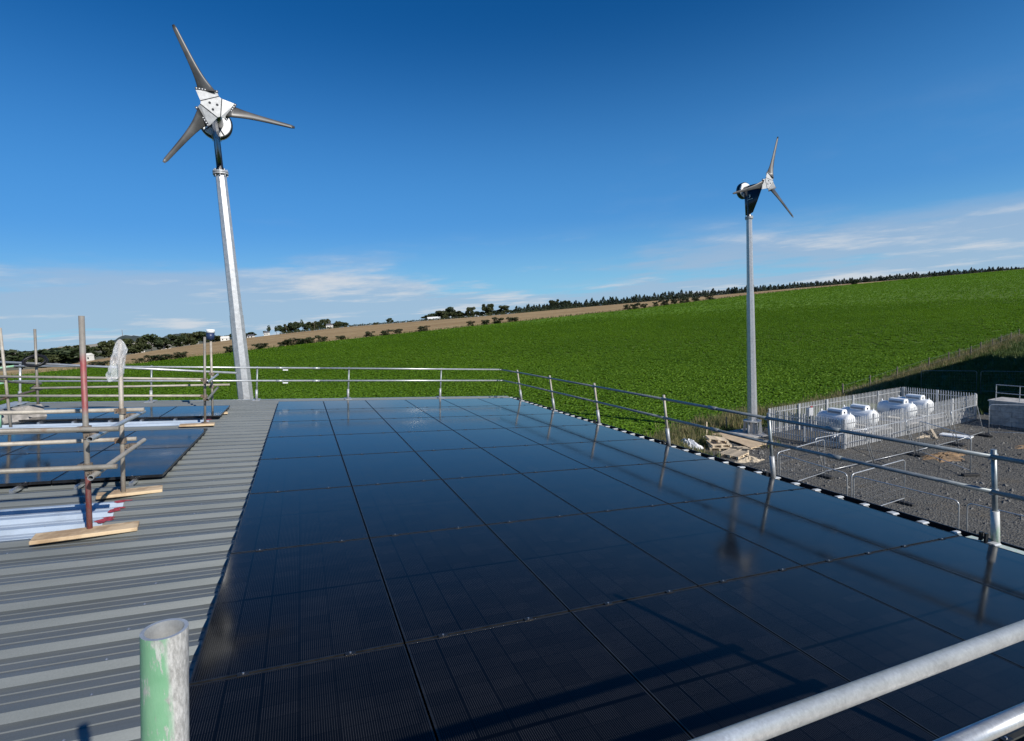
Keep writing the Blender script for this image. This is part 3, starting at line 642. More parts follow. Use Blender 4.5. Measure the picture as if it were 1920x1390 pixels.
# ------------------------------------------------------------------ wind turbines
def turbine(base, hub, n, th, R, label, other):
    mx, my = base; z0 = gz(mx, my)-.03; FT = 14.7; n = V(n)/np.linalg.norm(n); e1 = np.cross((0, 0, 1), n); e1 /= np.linalg.norm(e1); e2 = np.cross(n, e1); hub = V(hub)
    t = empty('wind_turbine', (mx, my, z0)); tag(t, label, 'wind turbine', 'pair of wind turbines')
    def oct_(za, zb, ra, rb, rot=math.radians(-98.8)):
        mb = MB(); P = []
        for z, r in ((za, ra), (zb, rb)): P += [(mx+r*math.cos(rot+i*math.pi/4), my+r*math.sin(rot+i*math.pi/4), z) for i in range(8)]
        mb.add(P, [(i, (i+1) % 8, 8+(i+1) % 8, 8+i) for i in range(8)]+[tuple(range(7, -1, -1)), tuple(range(8, 16))]); return mb
    zj = 9.6; rad = lambda z: .335-(.335-.178)*(z/FT)
    ms = build('mast', oct_(z0+.95, zj, rad(.95), rad(zj)), M['mast'], t); build('mast_section', oct_(zj-.002, FT-.12, rad(zj)-.014, rad(FT)), M['mast'], ms)
    mb = MB(); mb.pipe([(mx, my, FT-.15), (mx, my, FT-.10)], .25, 20); build('flange', mb, M['plate'], ms)
    mb = MB(); mb.pipe([(mx, my, FT-.08), (mx, my, FT-.03)], .25, 20); build('flange', mb, M['plate'], ms)
    for i in range(8):
        a = i*math.pi/4; mb = MB(); q = (mx+.205*math.cos(a), my+.205*math.sin(a)); mb.pipe([(*q, FT-.22), (*q, FT+.03)], .022, 8); build('bolt', mb, M['plate'], ms)
    mb = MB(); mb.pipe([(mx, my, z0), (mx, my, z0+.06)], .70, 24); mb.pipe([(mx, my, z0+.06), (mx, my, z0+.88)], .37, 16); build('base_stub', mb, M['mast'], ms)
    mb = MB(); mb.pipe([(mx, my, z0+.88), (mx, my, z0+.95)], .58, 24); build('base_flange', mb, M['plate'], ms)
    for i in range(6):
        a = i*math.pi/3+.3; d = V((math.cos(a), math.sin(a), 0)); c = V((mx, my, z0)); w_ = np.cross(d, (0, 0, 1))*.015
        mb = MB(); mb.prism([c+d*.41+(0, 0, .07)-w_, c+d*.62+(0, 0, .07)-w_, c+d*.55+(0, 0, .87)-w_, c+d*.41+(0, 0, .87)-w_], w_*2); build('gusset', mb, M['plate'], ms)
    # yaw neck
    c = V((mx, my, 0)); hz = hub[2]; mb = MB(); mb.pipe([(mx, my, FT-.03), (mx, my, FT+.12), (mx, my, hz-.1)], [.15, .11, .10], 14); build('yaw_neck', mb, M['blackp'], t)
    # black fairing hung under the nacelle: a faired blade, long at the top, shorter at the foot
    mb = MB(); rows = []
    for z, a0, a1, th_ in ((FT+.10, -.30, .34, .13), (FT+.9, -.34, .76, .17), (hz-.16, -.38, 1.15, .19)):
        ring = []
        for i in range(24):
            u = i/24*2*math.pi; x = .5-.5*math.cos(u); tt = th_*.5*(2.0*math.sqrt(max(x, 0))*(1-x))*(1 if u < math.pi else -1)*1.25
            ring.append(c+n*(a0+(a1-a0)*x)+e1*tt+V((0, 0, z-(.10*x if z < FT+.5 else 0)*-1)))
        rows.append(ring)
    for ring in rows: mb.v += [tuple(q) for q in ring]
    for i in range(2):
        for j in range(24): mb.f.append((i*24+j, i*24+(j+1) % 24, (i+1)*24+(j+1) % 24, (i+1)*24+j))
    mb.f += [tuple(range(23, -1, -1)), tuple(range(48, 72))]; fa = build('fairing', mb, M['navy'], t, smooth='auto')
    # crescent mark and line of lettering on both flanks
    for sg in (1, -1):
        o_ = c+n*.17+e1*sg*.128+V((0, 0, hz-.55)); mb = MB(); P = []
        a = np.linspace(-1.9, 1.9, 12); P = [o_+n*(.10*math.cos(q)*1)+V((0, 0, .10*math.sin(q))) for q in a]+[o_+n*(.085*math.cos(q)-.045)+V((0, 0, .085*math.sin(q))) for q in a[::-1]]
        mb.prism(P, e1*sg*.01); build('crescent_mark', mb, M['whitep'], fa)
        mb = MB(); mb.box(c+n*.22+e1*sg*.125+V((0, 0, hz-.76)), (.010, .26, .010), np.column_stack((e1, n, (0, 0, 1)))); build('lettering_line', mb, M['whitep'], fa)
    # nacelle and ring generator
    ax = (hub-(c+V((0, 0, hz)))); L_ = ax@n; o0 = hub-n*L_
    mb = MB(); mb.pipe([o0-n*.62, o0-n*.5, o0+n*.2, hub-n*.26], [.22, .25, .22, .13], 18); build('nacelle', mb, M['blackp'], t, smooth='auto')
    mb = MB(); mb.pipe([o0-n*.86, o0-n*.80, o0-n*.58, o0-n*.54], [.45, .53, .54, .50], 32); gen = build('generator', mb, M['blackp'], t, smooth='auto')
    mb = MB(); mb.pipe([o0-n*.98, o0-n*.95, o0-n*.88, o0-n*.80], [.16, .32, .44, .50], 32); build('generator_cover', mb, M['whitep'], gen, smooth='auto')
    mb = MB(); mb.pipe([o0-n*.54, o0-n*.50], [.495, .47], 32); build('generator_face', mb, M['whitep'], gen, smooth='auto')
    for a in (-.9, -.3, .5): 
        mb = MB(); d = e1*math.sin(a)-V((0, 0, 1))*math.cos(a); mb.pipe([o0-n*.49+d*.1, o0-n*.47+d*.5], .012, 6); build('brace', mb, M['blackp'], gen)
    # hub: triangular plate, three hinged root plates, bolted strips, blades
    mb = MB(); fl = hub; P = []
    rh, sh = .215, .295
    for k in range(3):
        a = th+k*2*math.pi/3; r_ = e1*math.cos(a)+e2*math.sin(a); t_ = n_x = np.cross(n, r_)
        P += [fl+r_*rh-t_*sh, fl+r_*rh+t_*sh]
    hb = build('hub', mb.prism([q-n*.03 for q in P], n*.06), M['plate'], t)
    for k in range(3):
        a = th+.5+k*2*math.pi/3; r_ = e1*math.cos(a)+e2*math.sin(a); mb = MB(); mb.pipe([fl+r_*.125+n*.028, fl+r_*.125+n*.034], .04, 14); build('hub_hole_dark_disc', mb, M['blackp'], hb)  # black disc on the plate paints the dark of an open hole
    for k in range(3):
        a = th+k*2*math.pi/3; r_ = e1*math.cos(a)+e2*math.sin(a); t_ = np.cross(n, r_)
        q = lambda rho, tau, ax_: fl+r_*rho+t_*tau+n*ax_
        mb = MB(); mb.prism([q(rh+.015, -sh, 0), q(rh+.015, sh, 0), q(.62, .26, -.05), q(.37, -.31, -.05)], n*.022); pl = build('hinge_plate', mb, M['plate'], hb)
        mb = MB(); mb.pipe([q(rh+.008, -sh, .0), q(rh+.008, sh, .0)], .030, 8); build('hinge_pin', mb, M['blackp'], hb)
        mb = MB(); A, B = q(.605, .275, -.03), q(.345, -.335, -.03); d = (B-A)/np.linalg.norm(B-A); o_ = np.cross(n, d)*-1; o_ = o_ if o_@r_ > 0 else -o_
        mb.prism([A, B, B+o_*.075, A+o_*.075], n*.02); st = build('bolt_strip', mb, M['blackp'], hb)
        for i in range(8):
            p = A+(B-A)*((i+.5)/8)+o_*.037; mb = MB(); mb.pipe([p+n*.02, p+n*.035], .017, 8); build('bolt', mb, M['whitep'], st)
        # blade
        mb = MB(); ns = 18; nc = 14
        for i in range(ns):
            s_ = i/(ns-1); rho = .49+(R-.49)*s_
            ch = .062+.215*math.exp(-s_*7.2)+.060*(1-s_)*(1-math.exp(-s_*9)); mid = -.03*math.exp(-s_*6)-.02*s_
            if i == ns-1: ch *= .62
            pit = .10+.40*math.exp(-s_*5); thk = .026+.035*math.exp(-s_*4); sk = .46*math.exp(-s_*9)*(1 if i < 5 else .6)
            for j in range(nc):
                u = 2*math.pi*j/nc; x = math.cos(u); yv = math.sin(u)*thk*(1-.35*x)
                tau = mid+x*ch*math.cos(pit); axn = x*ch*math.sin(pit)*-.8+yv
                mb.v.append(tuple(q(rho+sk*tau, tau, axn-.045+.05*s_)))
        for i in range(ns-1):
            for j in range(nc): mb.f.append((i*nc+j, i*nc+(j+1) % nc, (i+1)*nc+(j+1) % nc, (i+1)*nc+j))
        mb.f += [tuple(range(nc)), tuple((ns-1)*nc+j for j in reversed(range(nc)))]
        build('blade', mb, M['blade'], t, smooth='auto')
    return t
turbine((-1.35, 5.70), (-1.234, 4.596, 16.468), (.087, -.996, -.024), 1.936, 2.5, 'wind turbine on a galvanised mast rising behind the far gable railing', 0)
turbine((28.858, 10.707), (29.06, 9.32, 16.506), (-.038, -.999, -.007), 7.59, 2.96, 'wind turbine on a galvanised mast beside the gas tank compound', 0)

# ------------------------------------------------------------------ palisade fences and gas tanks
mb = MB(); P = [(-.032, 0, .06), (.032, 0, .06), (.032, 0, 1.72), (.018, 0, 1.80), (0, 0, 1.84), (-.018, 0, 1.80), (-.032, 0, 1.72)]
mb.prism([(x, -.010 if abs(x) > .02 else .006, z) for x, y, z in P], (0, .004, 0)); me_pale = mb.mesh('pale', M['pal'])
mb = MB(); mb.box((0, 0, .93), (.05, .03, .93)); me_post = mb.mesh('post', M['pal'])
def palisade(a, b, label, inward):
    a, b = V((*a, 0)), V((*b, 0)); ln = np.linalg.norm(b-a); d = (b-a)/ln; ang = math.atan2(d[1], d[0]); z = gz(*((a+b)/2)[:2])-.02
    f = empty('palisade_fence', ((a+b)/2)[:2].tolist()+[z]); tag(f, label, 'fence', 'palisade fences round the gas tanks')
    o0 = V(f.location); npal = int(ln/.155)
    for i in range(npal): link('pale', me_pale, f, a+d*(i+.5)*ln/npal+V((0, 0, z))-o0, (0, 0, ang+(math.pi if inward else 0)))
    nrm = V((-d[1], d[0], 0))*(1 if not inward else -1)
    for h in (.35, 1.5):
        mb = MB(); mb.beam(a+V((0, 0, z+h))+nrm*.028, b+V((0, 0, z+h))+nrm*.028, .008, .05); mb.beam(a+V((0, 0, z+h+.022))+nrm*.045, b+V((0, 0, z+h+.022))+nrm*.045, .035, .006); build('rail', mb, M['pal'], f)
    k = max(2, round(ln/2.75)+1)
    for i in range(k): link('post', me_post, f, a+d*(ln*i/(k-1))+nrm*.095+V((0, 0, z-.05))-o0, (0, 0, ang))
palisade((29.2, 9.7), (29.6, 4.8), 'galvanised palisade fence on the turbine side of the gas tanks', False)
palisade((29.75, 4.78), (43.1, 4.85), 'galvanised palisade fence facing the gravel yard before the gas tanks', False)
palisade((43.2, 5.0), (43.2, 9.5), 'galvanised palisade fence at the shaded end of the tank compound', False)
palisade((43.1, 9.72), (29.3, 9.78), 'galvanised palisade fence between the gas tanks and the crop field', False)
def tank(x, y, lab, hl=1.2, r=.54):
    z = gz(x, y); zc = z+.22+r; t = empty('gas_tank', (x, y, z)); tag(t, lab, 'gas tank', 'white gas tanks')
    pts = []; rr = []
    for i in range(7):
        a = (i/6)*math.pi/2; pts.append((x, y-hl-.02+.0-.30*math.cos(a)+.30, zc)); rr.append(max(.02, r*math.sin(a)))
    for i in range(7):
        a = (1-i/6)*math.pi/2; pts.append((x, y+hl+.30*math.cos(a)-.28, zc)); rr.append(max(.02, r*math.sin(a)))
    mb = MB(); mb.pipe(pts, rr, 32); build('shell', mb, M['tank'], t, smooth='auto')
    for s_ in (-1, 1):
        mb = MB(); mb.box((x, y+s_*.75, z+.13), (.36, .07, .13)); build('saddle', mb, M['whitep'], t)
    # dome hood: a long low box with rounded shoulders, grey lid panels and a lifting eye plate each end
    yy0, yy1 = y-.62, y+.42; pr = [(-.26, -.05), (-.26, .19), (-.18, .31), (.18, .31), (.26, .19), (.26, -.05)]
    mb = MB(); mb.prism([(x+a, yy0, zc+r-.06+b) for a, b in pr], (0, yy1-yy0, 0)); hd = build('hood', mb, M['tank'], t); bevel(hd, .03, 3)
    mb = MB(); mb.prism([(x-.262, yy0+.12, zc+r-.02), (x-.262, yy1-.05, zc+r-.02), (x-.262, yy1-.05, zc+r+.12), (x-.262, yy0+.12, zc+r+.12)], (-.012, 0, 0)); build('hood_panel', mb, M['hood'], hd)
    mb = MB(); mb.pipe([(x-.02, yy0-.012, zc+r+.05), (x-.02, yy0+.01, zc+r+.05)], .07, 16); build('hood_port', mb, M['blackp'], hd)
    mb = MB(); P = []
    for i in range(7): a = -.28+i*.09; P.append((x-(r+.004)*math.cos(a), zc+(r+.004)*math.sin(a)))
    mb.add([(p[0], yv, p[1]) for yv in (y-.55, y+.15) for p in P], [(i, i+1, 8+i, 7+i) for i in range(6)]); build('decal', mb, M['decal'], t)
    for yv in (y-1.0, y+1.0):
        mb = MB(); mb.prism([(x-.05, yv-.01, zc+r-.01), (x+.05, yv-.01, zc+r-.01), (x+.03, yv-.01, zc+r+.10), (x-.03, yv-.01, zc+r+.10)], (0, .02, 0)); build('lifting_lug', mb, M['tank'], t)
tank(33.4, 8.0, 'white horizontal gas tank next to the turbine mast end of the compound'); tank(35.6, 7.95, 'second white gas tank counted from the turbine mast end')
tank(39.5, 7.85, 'third white gas tank counted from the turbine mast end'); tank(41.65, 8.0, 'white gas tank at the shaded end of the compound')
for x0, x1, lab in ((32.3, 36.8, 'concrete slab under the two gas tanks nearer the turbine mast'), (38.4, 42.9, 'concrete slab under the two gas tanks at the shaded end')):
    mb = MB(); mb.box(((x0+x1)/2, 8.0, gz(35, 8)+.01), ((x1-x0)/2, 1.55, .06)); o = build('tank_slab', mb, M['conc']); bevel(o, .02); tag(o, lab, 'slab')
# pipework, cabinet, valve post inside the compound
e = empty('valve_cabinet', (32.1, 8.9, gz(32, 9))); tag(e, 'small grey gas valve cabinet with red handle inside the compound', 'cabinet'); z = gz(32, 9)
mb = MB(); mb.box((32.1, 8.9, z+1.35), (.2, .12, .28)); bevel(build('box', mb, M['pal'], e), .02)
for dx in (-.16, .16): mb = MB(); mb.pipe([(32.1+dx, 8.9, z), (32.1+dx, 8.9, z+1.1)], .03, 8); build('leg', mb, M['pal'], e)
mb = MB(); mb.pipe([(31.95, 8.72, z+1.75), (32.08, 8.76, z+1.68), (32.2, 8.8, z+1.74)], .035, 8); build('red_handle', mb, M['redp'], e)
mb = MB(); mb.pipe([(30.6, 6.2, z+.3), (31.8, 6.6, z+.3), (33.0, 6.55, z+.32), (36.2, 6.4, z+.3)], .05, 8); tag(build('gas_pipe', mb, M['whitep'], smooth=True), 'white gas pipe running low before the two tanks nearer the mast', 'pipe')
for i, (x, y) in enumerate(((31.3, 6.1), (32.2, 6.5), (33.0, 6.0))):
    mb = MB(); mb.box((x, y, z+.17), (.34, .12, .16), np.array(Matrix.Rotation(.3*i, 3, 'Z'))); o = build('concrete_kerb', mb, M['conc']); bevel(o, .02); tag(o, ('loose concrete block by the turbine-side palisade', 'loose concrete block under the gas pipe', 'loose concrete block before the first gas tank')[i], 'block', 'loose blocks in the tank compound')

# ------------------------------------------------------------------ mesh site-fence panels
def heras(a, b, label, top=1.86, lean=(0, 0), foot=(True, True), mt='galv', wires=True):
    a, b = V((*a, gz(*a)+.08)), V((*b, gz(*b)+.08)); d = b-a; ln = np.linalg.norm(d); d /= ln; up = V((lean[0], lean[1], top)); nrm = np.cross(d, (0, 0, 1))
    f = empty('site_fence_panel', ((a+b)/2-V((0, 0, .08))).tolist()); tag(f, label, 'fence panel', 'mesh fence panels standing in the gravel yard')
    a2, b2 = a+d*.06, b-d*.06; r = .16; pts = [a2]
    ut = up/np.linalg.norm(up); A, B = a2+up, b2+up
    for i in range(6): q = i/5*math.pi/2; pts.append(A-ut*r+d*r+ut*r*math.sin(q)-d*r*math.cos(q))
    for i in range(6): q = i/5*math.pi/2; pts.append(B-ut*r-d*r+ut*r*math.cos(q)+d*r*math.sin(q))
    pts.append(b2); mb = MB(); mb.pipe(pts, .021, 8); build('frame', mb, M[mt], f, smooth='auto')
    mb = MB(); mb.pipe([a2+up*.10, b2+up*.10], .019, 8); build('bottom_bar', mb, M[mt], f, smooth='auto')
    mb = MB(); nv = int(ln/.16)
    for i in range(1, nv):
        p = a2+d*(ln-.12)*i/nv; mb.pipe([p+up*.10, p+up*.985], .0011, 3, cap=False)
    for k in range(1, 7): mb.pipe([a2+up*(.1+.88*k/7), b2+up*(.1+.88*k/7)], .0013, 3, cap=False)
    tag(build('wire_mesh', mb, M['galv'], f), kind='stuff')
    for p, ok in ((a2, foot[0]), (b2, foot[1])):
        if ok:
            mb = MB(); mb.box(p+V((0, 0, -.02)), (.36, .11, .055), np.column_stack((nrm, d, (0, 0, 1)))); bevel(build('foot_block', mb, M['rubber'], f), .02)
HF = [((20.5, 1.55), (24.3, 2.0), 'mesh fence panel running from the barn side to the joint near the palisade corner', (0, 0)),
      ((20.45, 1.4), (20.13, -2.08), 'mesh fence panel along the barn, first from the pallets', (0, 0)),
      ((20.15, -2.15), (23.75, -2.02), 'mesh fence panel sticking out from the barn-side run into the yard', (0, 0)),
      ((20.1, -2.25), (20.28, -5.75), 'mesh fence panel along the barn, second from the pallets', (0, 0)),
      ((20.3, -5.85), (20.5, -9.35), 'mesh fence panel along the barn, third from the pallets', (0, 0)),
      ((24.35, 2.06), (27.95, 2.0), 'leaning mesh fence panel before the first gas tank', (-.36, .30)),
      ((28.0, 2.0), (31.35, 1.96), 'leaning mesh fence panel before the second gas tank', (-.36, .30)),
      ((31.45, 1.95), (35.2, 1.98), 'leaning mesh fence panel before the third gas tank', (-.45, .35)),
      ((35.3, 2.0), (38.6, 2.3), 'leaning mesh fence panel ending at the concrete wall', (-.3, .25)),
      ((38.7, 2.2), (40.9, -.5), 'mesh fence panel standing before the grey concrete wall', (0, 0)),
      ((31.5, 1.9), (29.75, -1.4), 'mesh fence panel jutting from the leaning run over the orange clay heap', (0, 0)),
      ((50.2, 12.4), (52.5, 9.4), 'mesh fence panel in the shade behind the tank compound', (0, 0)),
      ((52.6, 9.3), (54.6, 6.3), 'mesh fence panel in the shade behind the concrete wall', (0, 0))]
for a, b, lab, ln_ in HF: heras(a, b, lab, lean=ln_, mt='dark_tube' if a[0] > 50 else 'galv')  # panels inside the shed's shade get a darker tube, shade put in colour

# ------------------------------------------------------------------ concrete wall with handrail, shed beyond the frame
e = empty('concrete_wall', (42.4, 0, gz(42, 1))); z = gz(42, 1); tag(e, 'grey concrete block wall with a galvanised handrail on top', 'wall')
mb = MB(); mb.box((43.0, -1.2, z+.78), (.75, 5.0, .78)); build('core', mb, M['block'], e)
for k in range(5):
    y = 3.8; i = 0
    while y > -6.2:
        wv = min(1.2 if (k % 2 == 0 or i) else .6, y+6.2); mb = MB(); mb.box((42.235, y-wv/2, z+.156+.312*k), (.03, wv/2-.008, .150)); build('block', mb, M['block'], e); y -= wv; i += 1
mb = MB(); mb.box((43.0, -1.2, z+1.59), (.82, 5.06, .04)); build('coping', mb, M['conc'], e)
for y in (3.5, 2.3, 1.1, -.1, -1.3): mb = MB(); mb.pipe([(42.35, y, z+1.6), (42.35, y, z+2.65)], .024, 8); build('handrail_post', mb, M['galv'], e)
for h in (2.12, 2.65): mb = MB(); mb.pipe([(42.35, 3.52, z+h), (42.35, -5.5, z+h)], .024, 8); build('handrail', mb, M['galv'], e)
e = empty('shed', (66, 0, gz(66, 2))); tag(e, 'tall grey clad shed whose shadow falls on the grass behind the tanks', 'shed')
P0, P1 = V((49.2, 3.4, 0)), V((77.0, 8.0, 0)); dd = (P1-P0)/np.linalg.norm(P1-P0); nn = V((dd[1], -dd[0], 0)); Q = [P0, P1, P1+nn*16, P0+nn*16]; z = gz(66, 2)-.3
mb = MB(); mb.prism([q+V((0, 0, z)) for q in Q], (0, 0, 7.9)); build('wall', mb, M['clad'], e)
for s_ in (0, 1):
    A = [Q[0]-dd*.3-nn*.3, Q[1]+dd*.3-nn*.3, (Q[1]+Q[2])/2+dd*.3, (Q[0]+Q[3])/2-dd*.3] if s_ == 0 else [Q[3]-dd*.3+nn*.3, Q[2]+dd*.3+nn*.3, (Q[1]+Q[2])/2+dd*.3, (Q[0]+Q[3])/2-dd*.3]
    mb = MB(); mb.prism([A[0]+V((0, 0, z+7.95)), A[1]+V((0, 0, z+7.95)), A[2]+V((0, 0, z+9.2)), A[3]+V((0, 0, z+9.2))], (0, 0, .08)); build('roof', mb, M['roof'], e)

# ------------------------------------------------------------------ litter about the turbine foot
mb = MB(); P = [(26.3, 11.9), (25.9, 9.0), (25.5, 7.7), (27.35, 8.0), (27.8, 10.1), (27.4, 11.7)]
mb.prism([(x, y, gz(x, y)+.06) for x, y in P], (0, 0, .05)); tag(build('concrete_pad_cover', mb, M['ply']), 'tan board sheet lying on the ground before the turbine mast foot', 'board')
mb = MB(); mb.prism([(27.9, 9.7, gz(28, 10)-.02), (29.0, 9.55, gz(28, 10)-.02), (30.0, 11.9, gz(28, 10)-.02), (27.7, 12.0, gz(28, 10)-.02)], (0, 0, .09)); o = build('concrete_pad', mb, M['conc']); tag(o, 'concrete foundation pad under the turbine mast by the compound', 'concrete pad')
def pallet(x, y, z, rz, lab, tilt=0, sc_=1.15):
    e = empty('pallet', (x, y, z), (tilt, tilt*.4, rz)); tag(e, lab, 'pallet', 'pallets dumped by the turbine')
    for nm, me, loc in PAL: link(nm, me, e, loc)
    e.scale = (sc_, sc_, sc_)
def bx(h): m_ = MB(); m_.box((0, 0, 0), h); return m_.mesh('board', M['pallet'])
slat = bx((.05, .5, .011)); brd = bx((.6, .05, .011)); blk = bx((.07, .05, .039))
PAL = [('top_slat', slat, (-.55+.183*i, 0, .133)) for i in range(7)]+[('stringer', brd, (0, y, .110)) for y in (-.45, 0, .45)]+[('block', blk, (x, y, .060)) for x in (-.53, 0, .53) for y in (-.45, 0, .45)]+[('bottom_board', brd, (0, y, .0105)) for y in (-.45, 0, .45)]
g0 = gz(24.4, 9.2)
pallet(24.3, 9.1, g0, .9, 'timber pallet at the bottom of the pallet pile by the turbine'); pallet(24.4, 9.2, g0+.168, 1.1, 'timber pallet in the middle of the pallet pile by the turbine'); pallet(24.42, 9.4, g0+.40, 1.0, 'tilted timber pallet on top of the pallet pile by the turbine', .16)
pallet(23.7, 7.3, g0+.03, .35, 'broken pale pallet lying flat beside the pallet pile', .05)
for i in range(9):
    x, y = 24.9+random.uniform(-.9, .9), 7.6+random.uniform(-.8, .9); mb = MB(); a = random.uniform(0, 3); l_ = random.uniform(.3, .75); d = V((math.cos(a), math.sin(a), random.uniform(-.02, .12)))
    mb.beam(V((x, y, g0+.06))-d*l_, V((x, y, g0+.07))+d*l_, .09, .02); tag(build('broken_slat', mb, M['pallet']), 'loose broken timber slat lying in the rubble beside the pallets', 'slat', 'broken slats beside the pallets')
def heap(name, x, y, rx, ry, h, mat, lab, cat):
    mb = MB(); nr, na = 7, 26
    for i in range(nr):
        t_ = i/(nr-1)
        for j in range(na):
            a = 2*math.pi*j/na; k_ = 1+.25*math.sin(3*a+x)+.15*math.sin(7*a); px, py = x+rx*t_*k_*math.cos(a), y+ry*t_*k_*math.sin(a)
            mb.v.append((px, py, gz(px, py)-.04+h*(1-t_*t_)*(1+.5*random.uniform(-1, 1)*(t_ > .1))))
    for i in range(nr-1):
        for j in range(na): mb.f.append((i*na+j, (i+1)*na+j, (i+1)*na+(j+1) % na, i*na+(j+1) % na))
    o = build(name, mb, M[mat]); tag(o, lab, cat); return o
heap('rubble_heap', 23.7, 6.2, .9, .5, .18, 'chips', 'low heap of pale rubble and chippings beside the pallets', 'rubble')
heap('soil_heap', 32.4, 1.1, 1.9, .8, .13, 'soil', 'orange clay heap in the yard beneath the mesh panels', 'soil'); heap('soil_heap', 36.0, 4.1, .8, .3, .07, 'chips', 'small pale soil heap against the palisade fence', 'soil')
heap('soil_heap', 38.0, -.2, 1.4, .6, .09, 'soil', 'scatter of brown clay before the concrete wall', 'soil'); heap('soil_heap', 27.0, -8.2, 1.8, .8, .1, 'soil', 'brown clay heap in the open gravel yard', 'soil')
o = heap('white_sack', 23.05, 10.4, .45, 1.05, .42, 'sack', 'crumpled white sack lying at the field edge by the gutter', 'sack'); bpy.context.view_layer.objects.active = o
mb = MB(); mb.box((37.3, 3.1, gz(37, 3)+.05), (.32, .75, .04), np.array(Matrix.Rotation(.2, 3, 'Z'))); tag(build('white_slab', mb, M['whitep']), 'white slab lying on the gravel before the palisade', 'slab')
mb = MB(); mb.beam((37.4, 4.5, gz(37, 4)+.2), (35.85, 3.35, gz(36, 3)+.04), .12, .05); tag(build('timber_prop', mb, M['pallet']), 'timber plank leaning out from the palisade fence', 'plank')
mb = MB(); mb.beam((25.4, 11.9, gz(25, 12)+.06), (26.2, 11.3, gz(26, 11)+.06), .3, .05); tag(build('white_plank', mb, M['whitep']), 'short white plank lying in the weeds behind the pallets', 'plank')
for i, (x, y) in enumerate(((26.06, 12.04), (28.29, 12.5))):
    mb = MB(); mb.beam((x, y, gz(x, y)-.1), (x+.03, y, gz(x, y)+.95), .07, .05, (0, 1, 0)); tag(build('timber_stake', mb, M['pallet'] if i == 0 else M['greywood']), ('pale timber stake at the field edge behind the pallets', 'dark timber stake beside the turbine mast')[i], 'stake')
FP = [(44.5, 15.3), (49.5, 16.2), (55, 17.2), (62, 18.3), (66.6, 18.9), (69.4, 19.3), (72.2, 19.6), (76.2, 20.6), (79.6, 21.0), (83.2, 21.8), (87, 22.5), (91, 23.4)]
for i, (x, y) in enumerate(FP):
    z = float(T(x, y)); mb = MB(); l_ = random.uniform(-.08, .08); mb.pipe([(x, y, z-.2), (x+l_, y, z+1.25)], [.07, .06], 8)
    tag(build('fence_post', mb, M['greywood']), 'dark round timber fence post in the rough grass along the field edge', 'fence post', 'timber posts along the field edge')
for h in (.5, 1.05):
    mb = MB(); mb.pipe([(x, y, float(T(x, y))+h) for x, y in FP], .006, 4); tag(build('fence_wire', mb, M['dark_tube']), ('lower', 'upper')[h > 1]+' strand of wire strung along the timber field posts', 'wire')

# ------------------------------------------------------------------ vegetation
def leafquads(mb, C, R, n, size, flat=.0, up=.25):
    P = rng.normal(size=(n, 3)); P /= np.linalg.norm(P, axis=1)[:, None]; rad = rng.uniform(.55, 1.05, n)[:, None]**.7
    P = V(C)+P*rad*V(R); nrm = rng.normal(size=(n, 3)); nrm[:, 2] += up; nrm /= np.linalg.norm(nrm, axis=1)[:, None]
    a = np.cross(nrm, rng.normal(size=(n, 3))); a /= np.linalg.norm(a, axis=1)[:, None]; b = np.cross(nrm, a)
    s1 = rng.uniform(.6, 1.2, n)[:, None]*size; s2 = s1*rng.uniform(.5, .9, n)[:, None]; k = len(mb.v)
    Q = np.stack((P-a*s1, P-b*s2, P+a*s1, P+b*s2), 1).reshape(-1, 3); mb.v += list(map(tuple, Q)); mb.f += [(k+4*i, k+4*i+1, k+4*i+2, k+4*i+3) for i in range(n)]
def make_tree(seed, mat, clumps=9, n=90, size=.055, trunk=.28, spread=.36, shape=1.0):
    """unit tree: 1 m tall, 1 m wide, scaled per copy"""
    random.seed(seed); tr = MB(); tr.pipe([(0, 0, -.05), (.01, 0, trunk*.6), (.0, .01, trunk*1.3), (0, 0, .75)], [.032, .024, .018, .006], 7)
    cr = MB(); leafquads(cr, (0, 0, trunk+.36), (.26, .26, .30), n*2, size)
    for i in range(clumps):
        a = i*2.4+random.uniform(-.4, .4); h = random.uniform(trunk+.02, .84); r = spread*random.uniform(.55, 1.05)*math.sin(math.pi*min(1, max(.12, (h-trunk*.55)/(1.02-trunk*.55))))**.6*shape
        c = (r*math.cos(a), r*math.sin(a), h); tr.pipe([(0, 0, h*.62), (c[0]*.5, c[1]*.5, h*.85), c], [.013, .009, .004], 5)
        q = random.uniform(.11, .19); leafquads(cr, c, (q, q, q*.85), n, size)
    return tr.mesh('trunk', M['bark']), cr.mesh('crown', M[mat])
TM = [make_tree(i, ('tree', 'tree2')[i % 2], 16, 110, .06, .14, .40) for i in range(4)]; LOLLI = make_tree(11, 'tree', 8, 70, .06, .5, .3)
BM = [make_tree(20+i, 'bush', 11, 70, .06, .06, .40) for i in range(3)]
def make_conifer(seed):
    random.seed(seed); tr = MB(); tr.pipe([(0, 0, -.05), (0, 0, .97)], [.03, .004], 6); cr = MB()
    for i in range(11):
        h = .10+.86*i/10; r = .42*(1-.92*i/10)*random.uniform(.8, 1.1); leafquads(cr, (random.uniform(-.03, .03), random.uniform(-.03, .03), h), (r, r, .06), int(26+70*r), .055, up=.6)
    return tr.mesh('trunk', M['bark']), cr.mesh('crown', M['conifer'])
CM = [make_conifer(40+i) for i in range(3)]
def plant(name, meshes, x, y, z, wd, ht, label, cat, group, rz):
    e = empty(name, (x, y, z-.02), (0, 0, rz)); e.scale = (wd, wd, ht); tag(e, label, cat, group)
    link('trunk' if name != 'hedge_bush' else 'stem', meshes[0], e); link('crown', meshes[1], e); return e
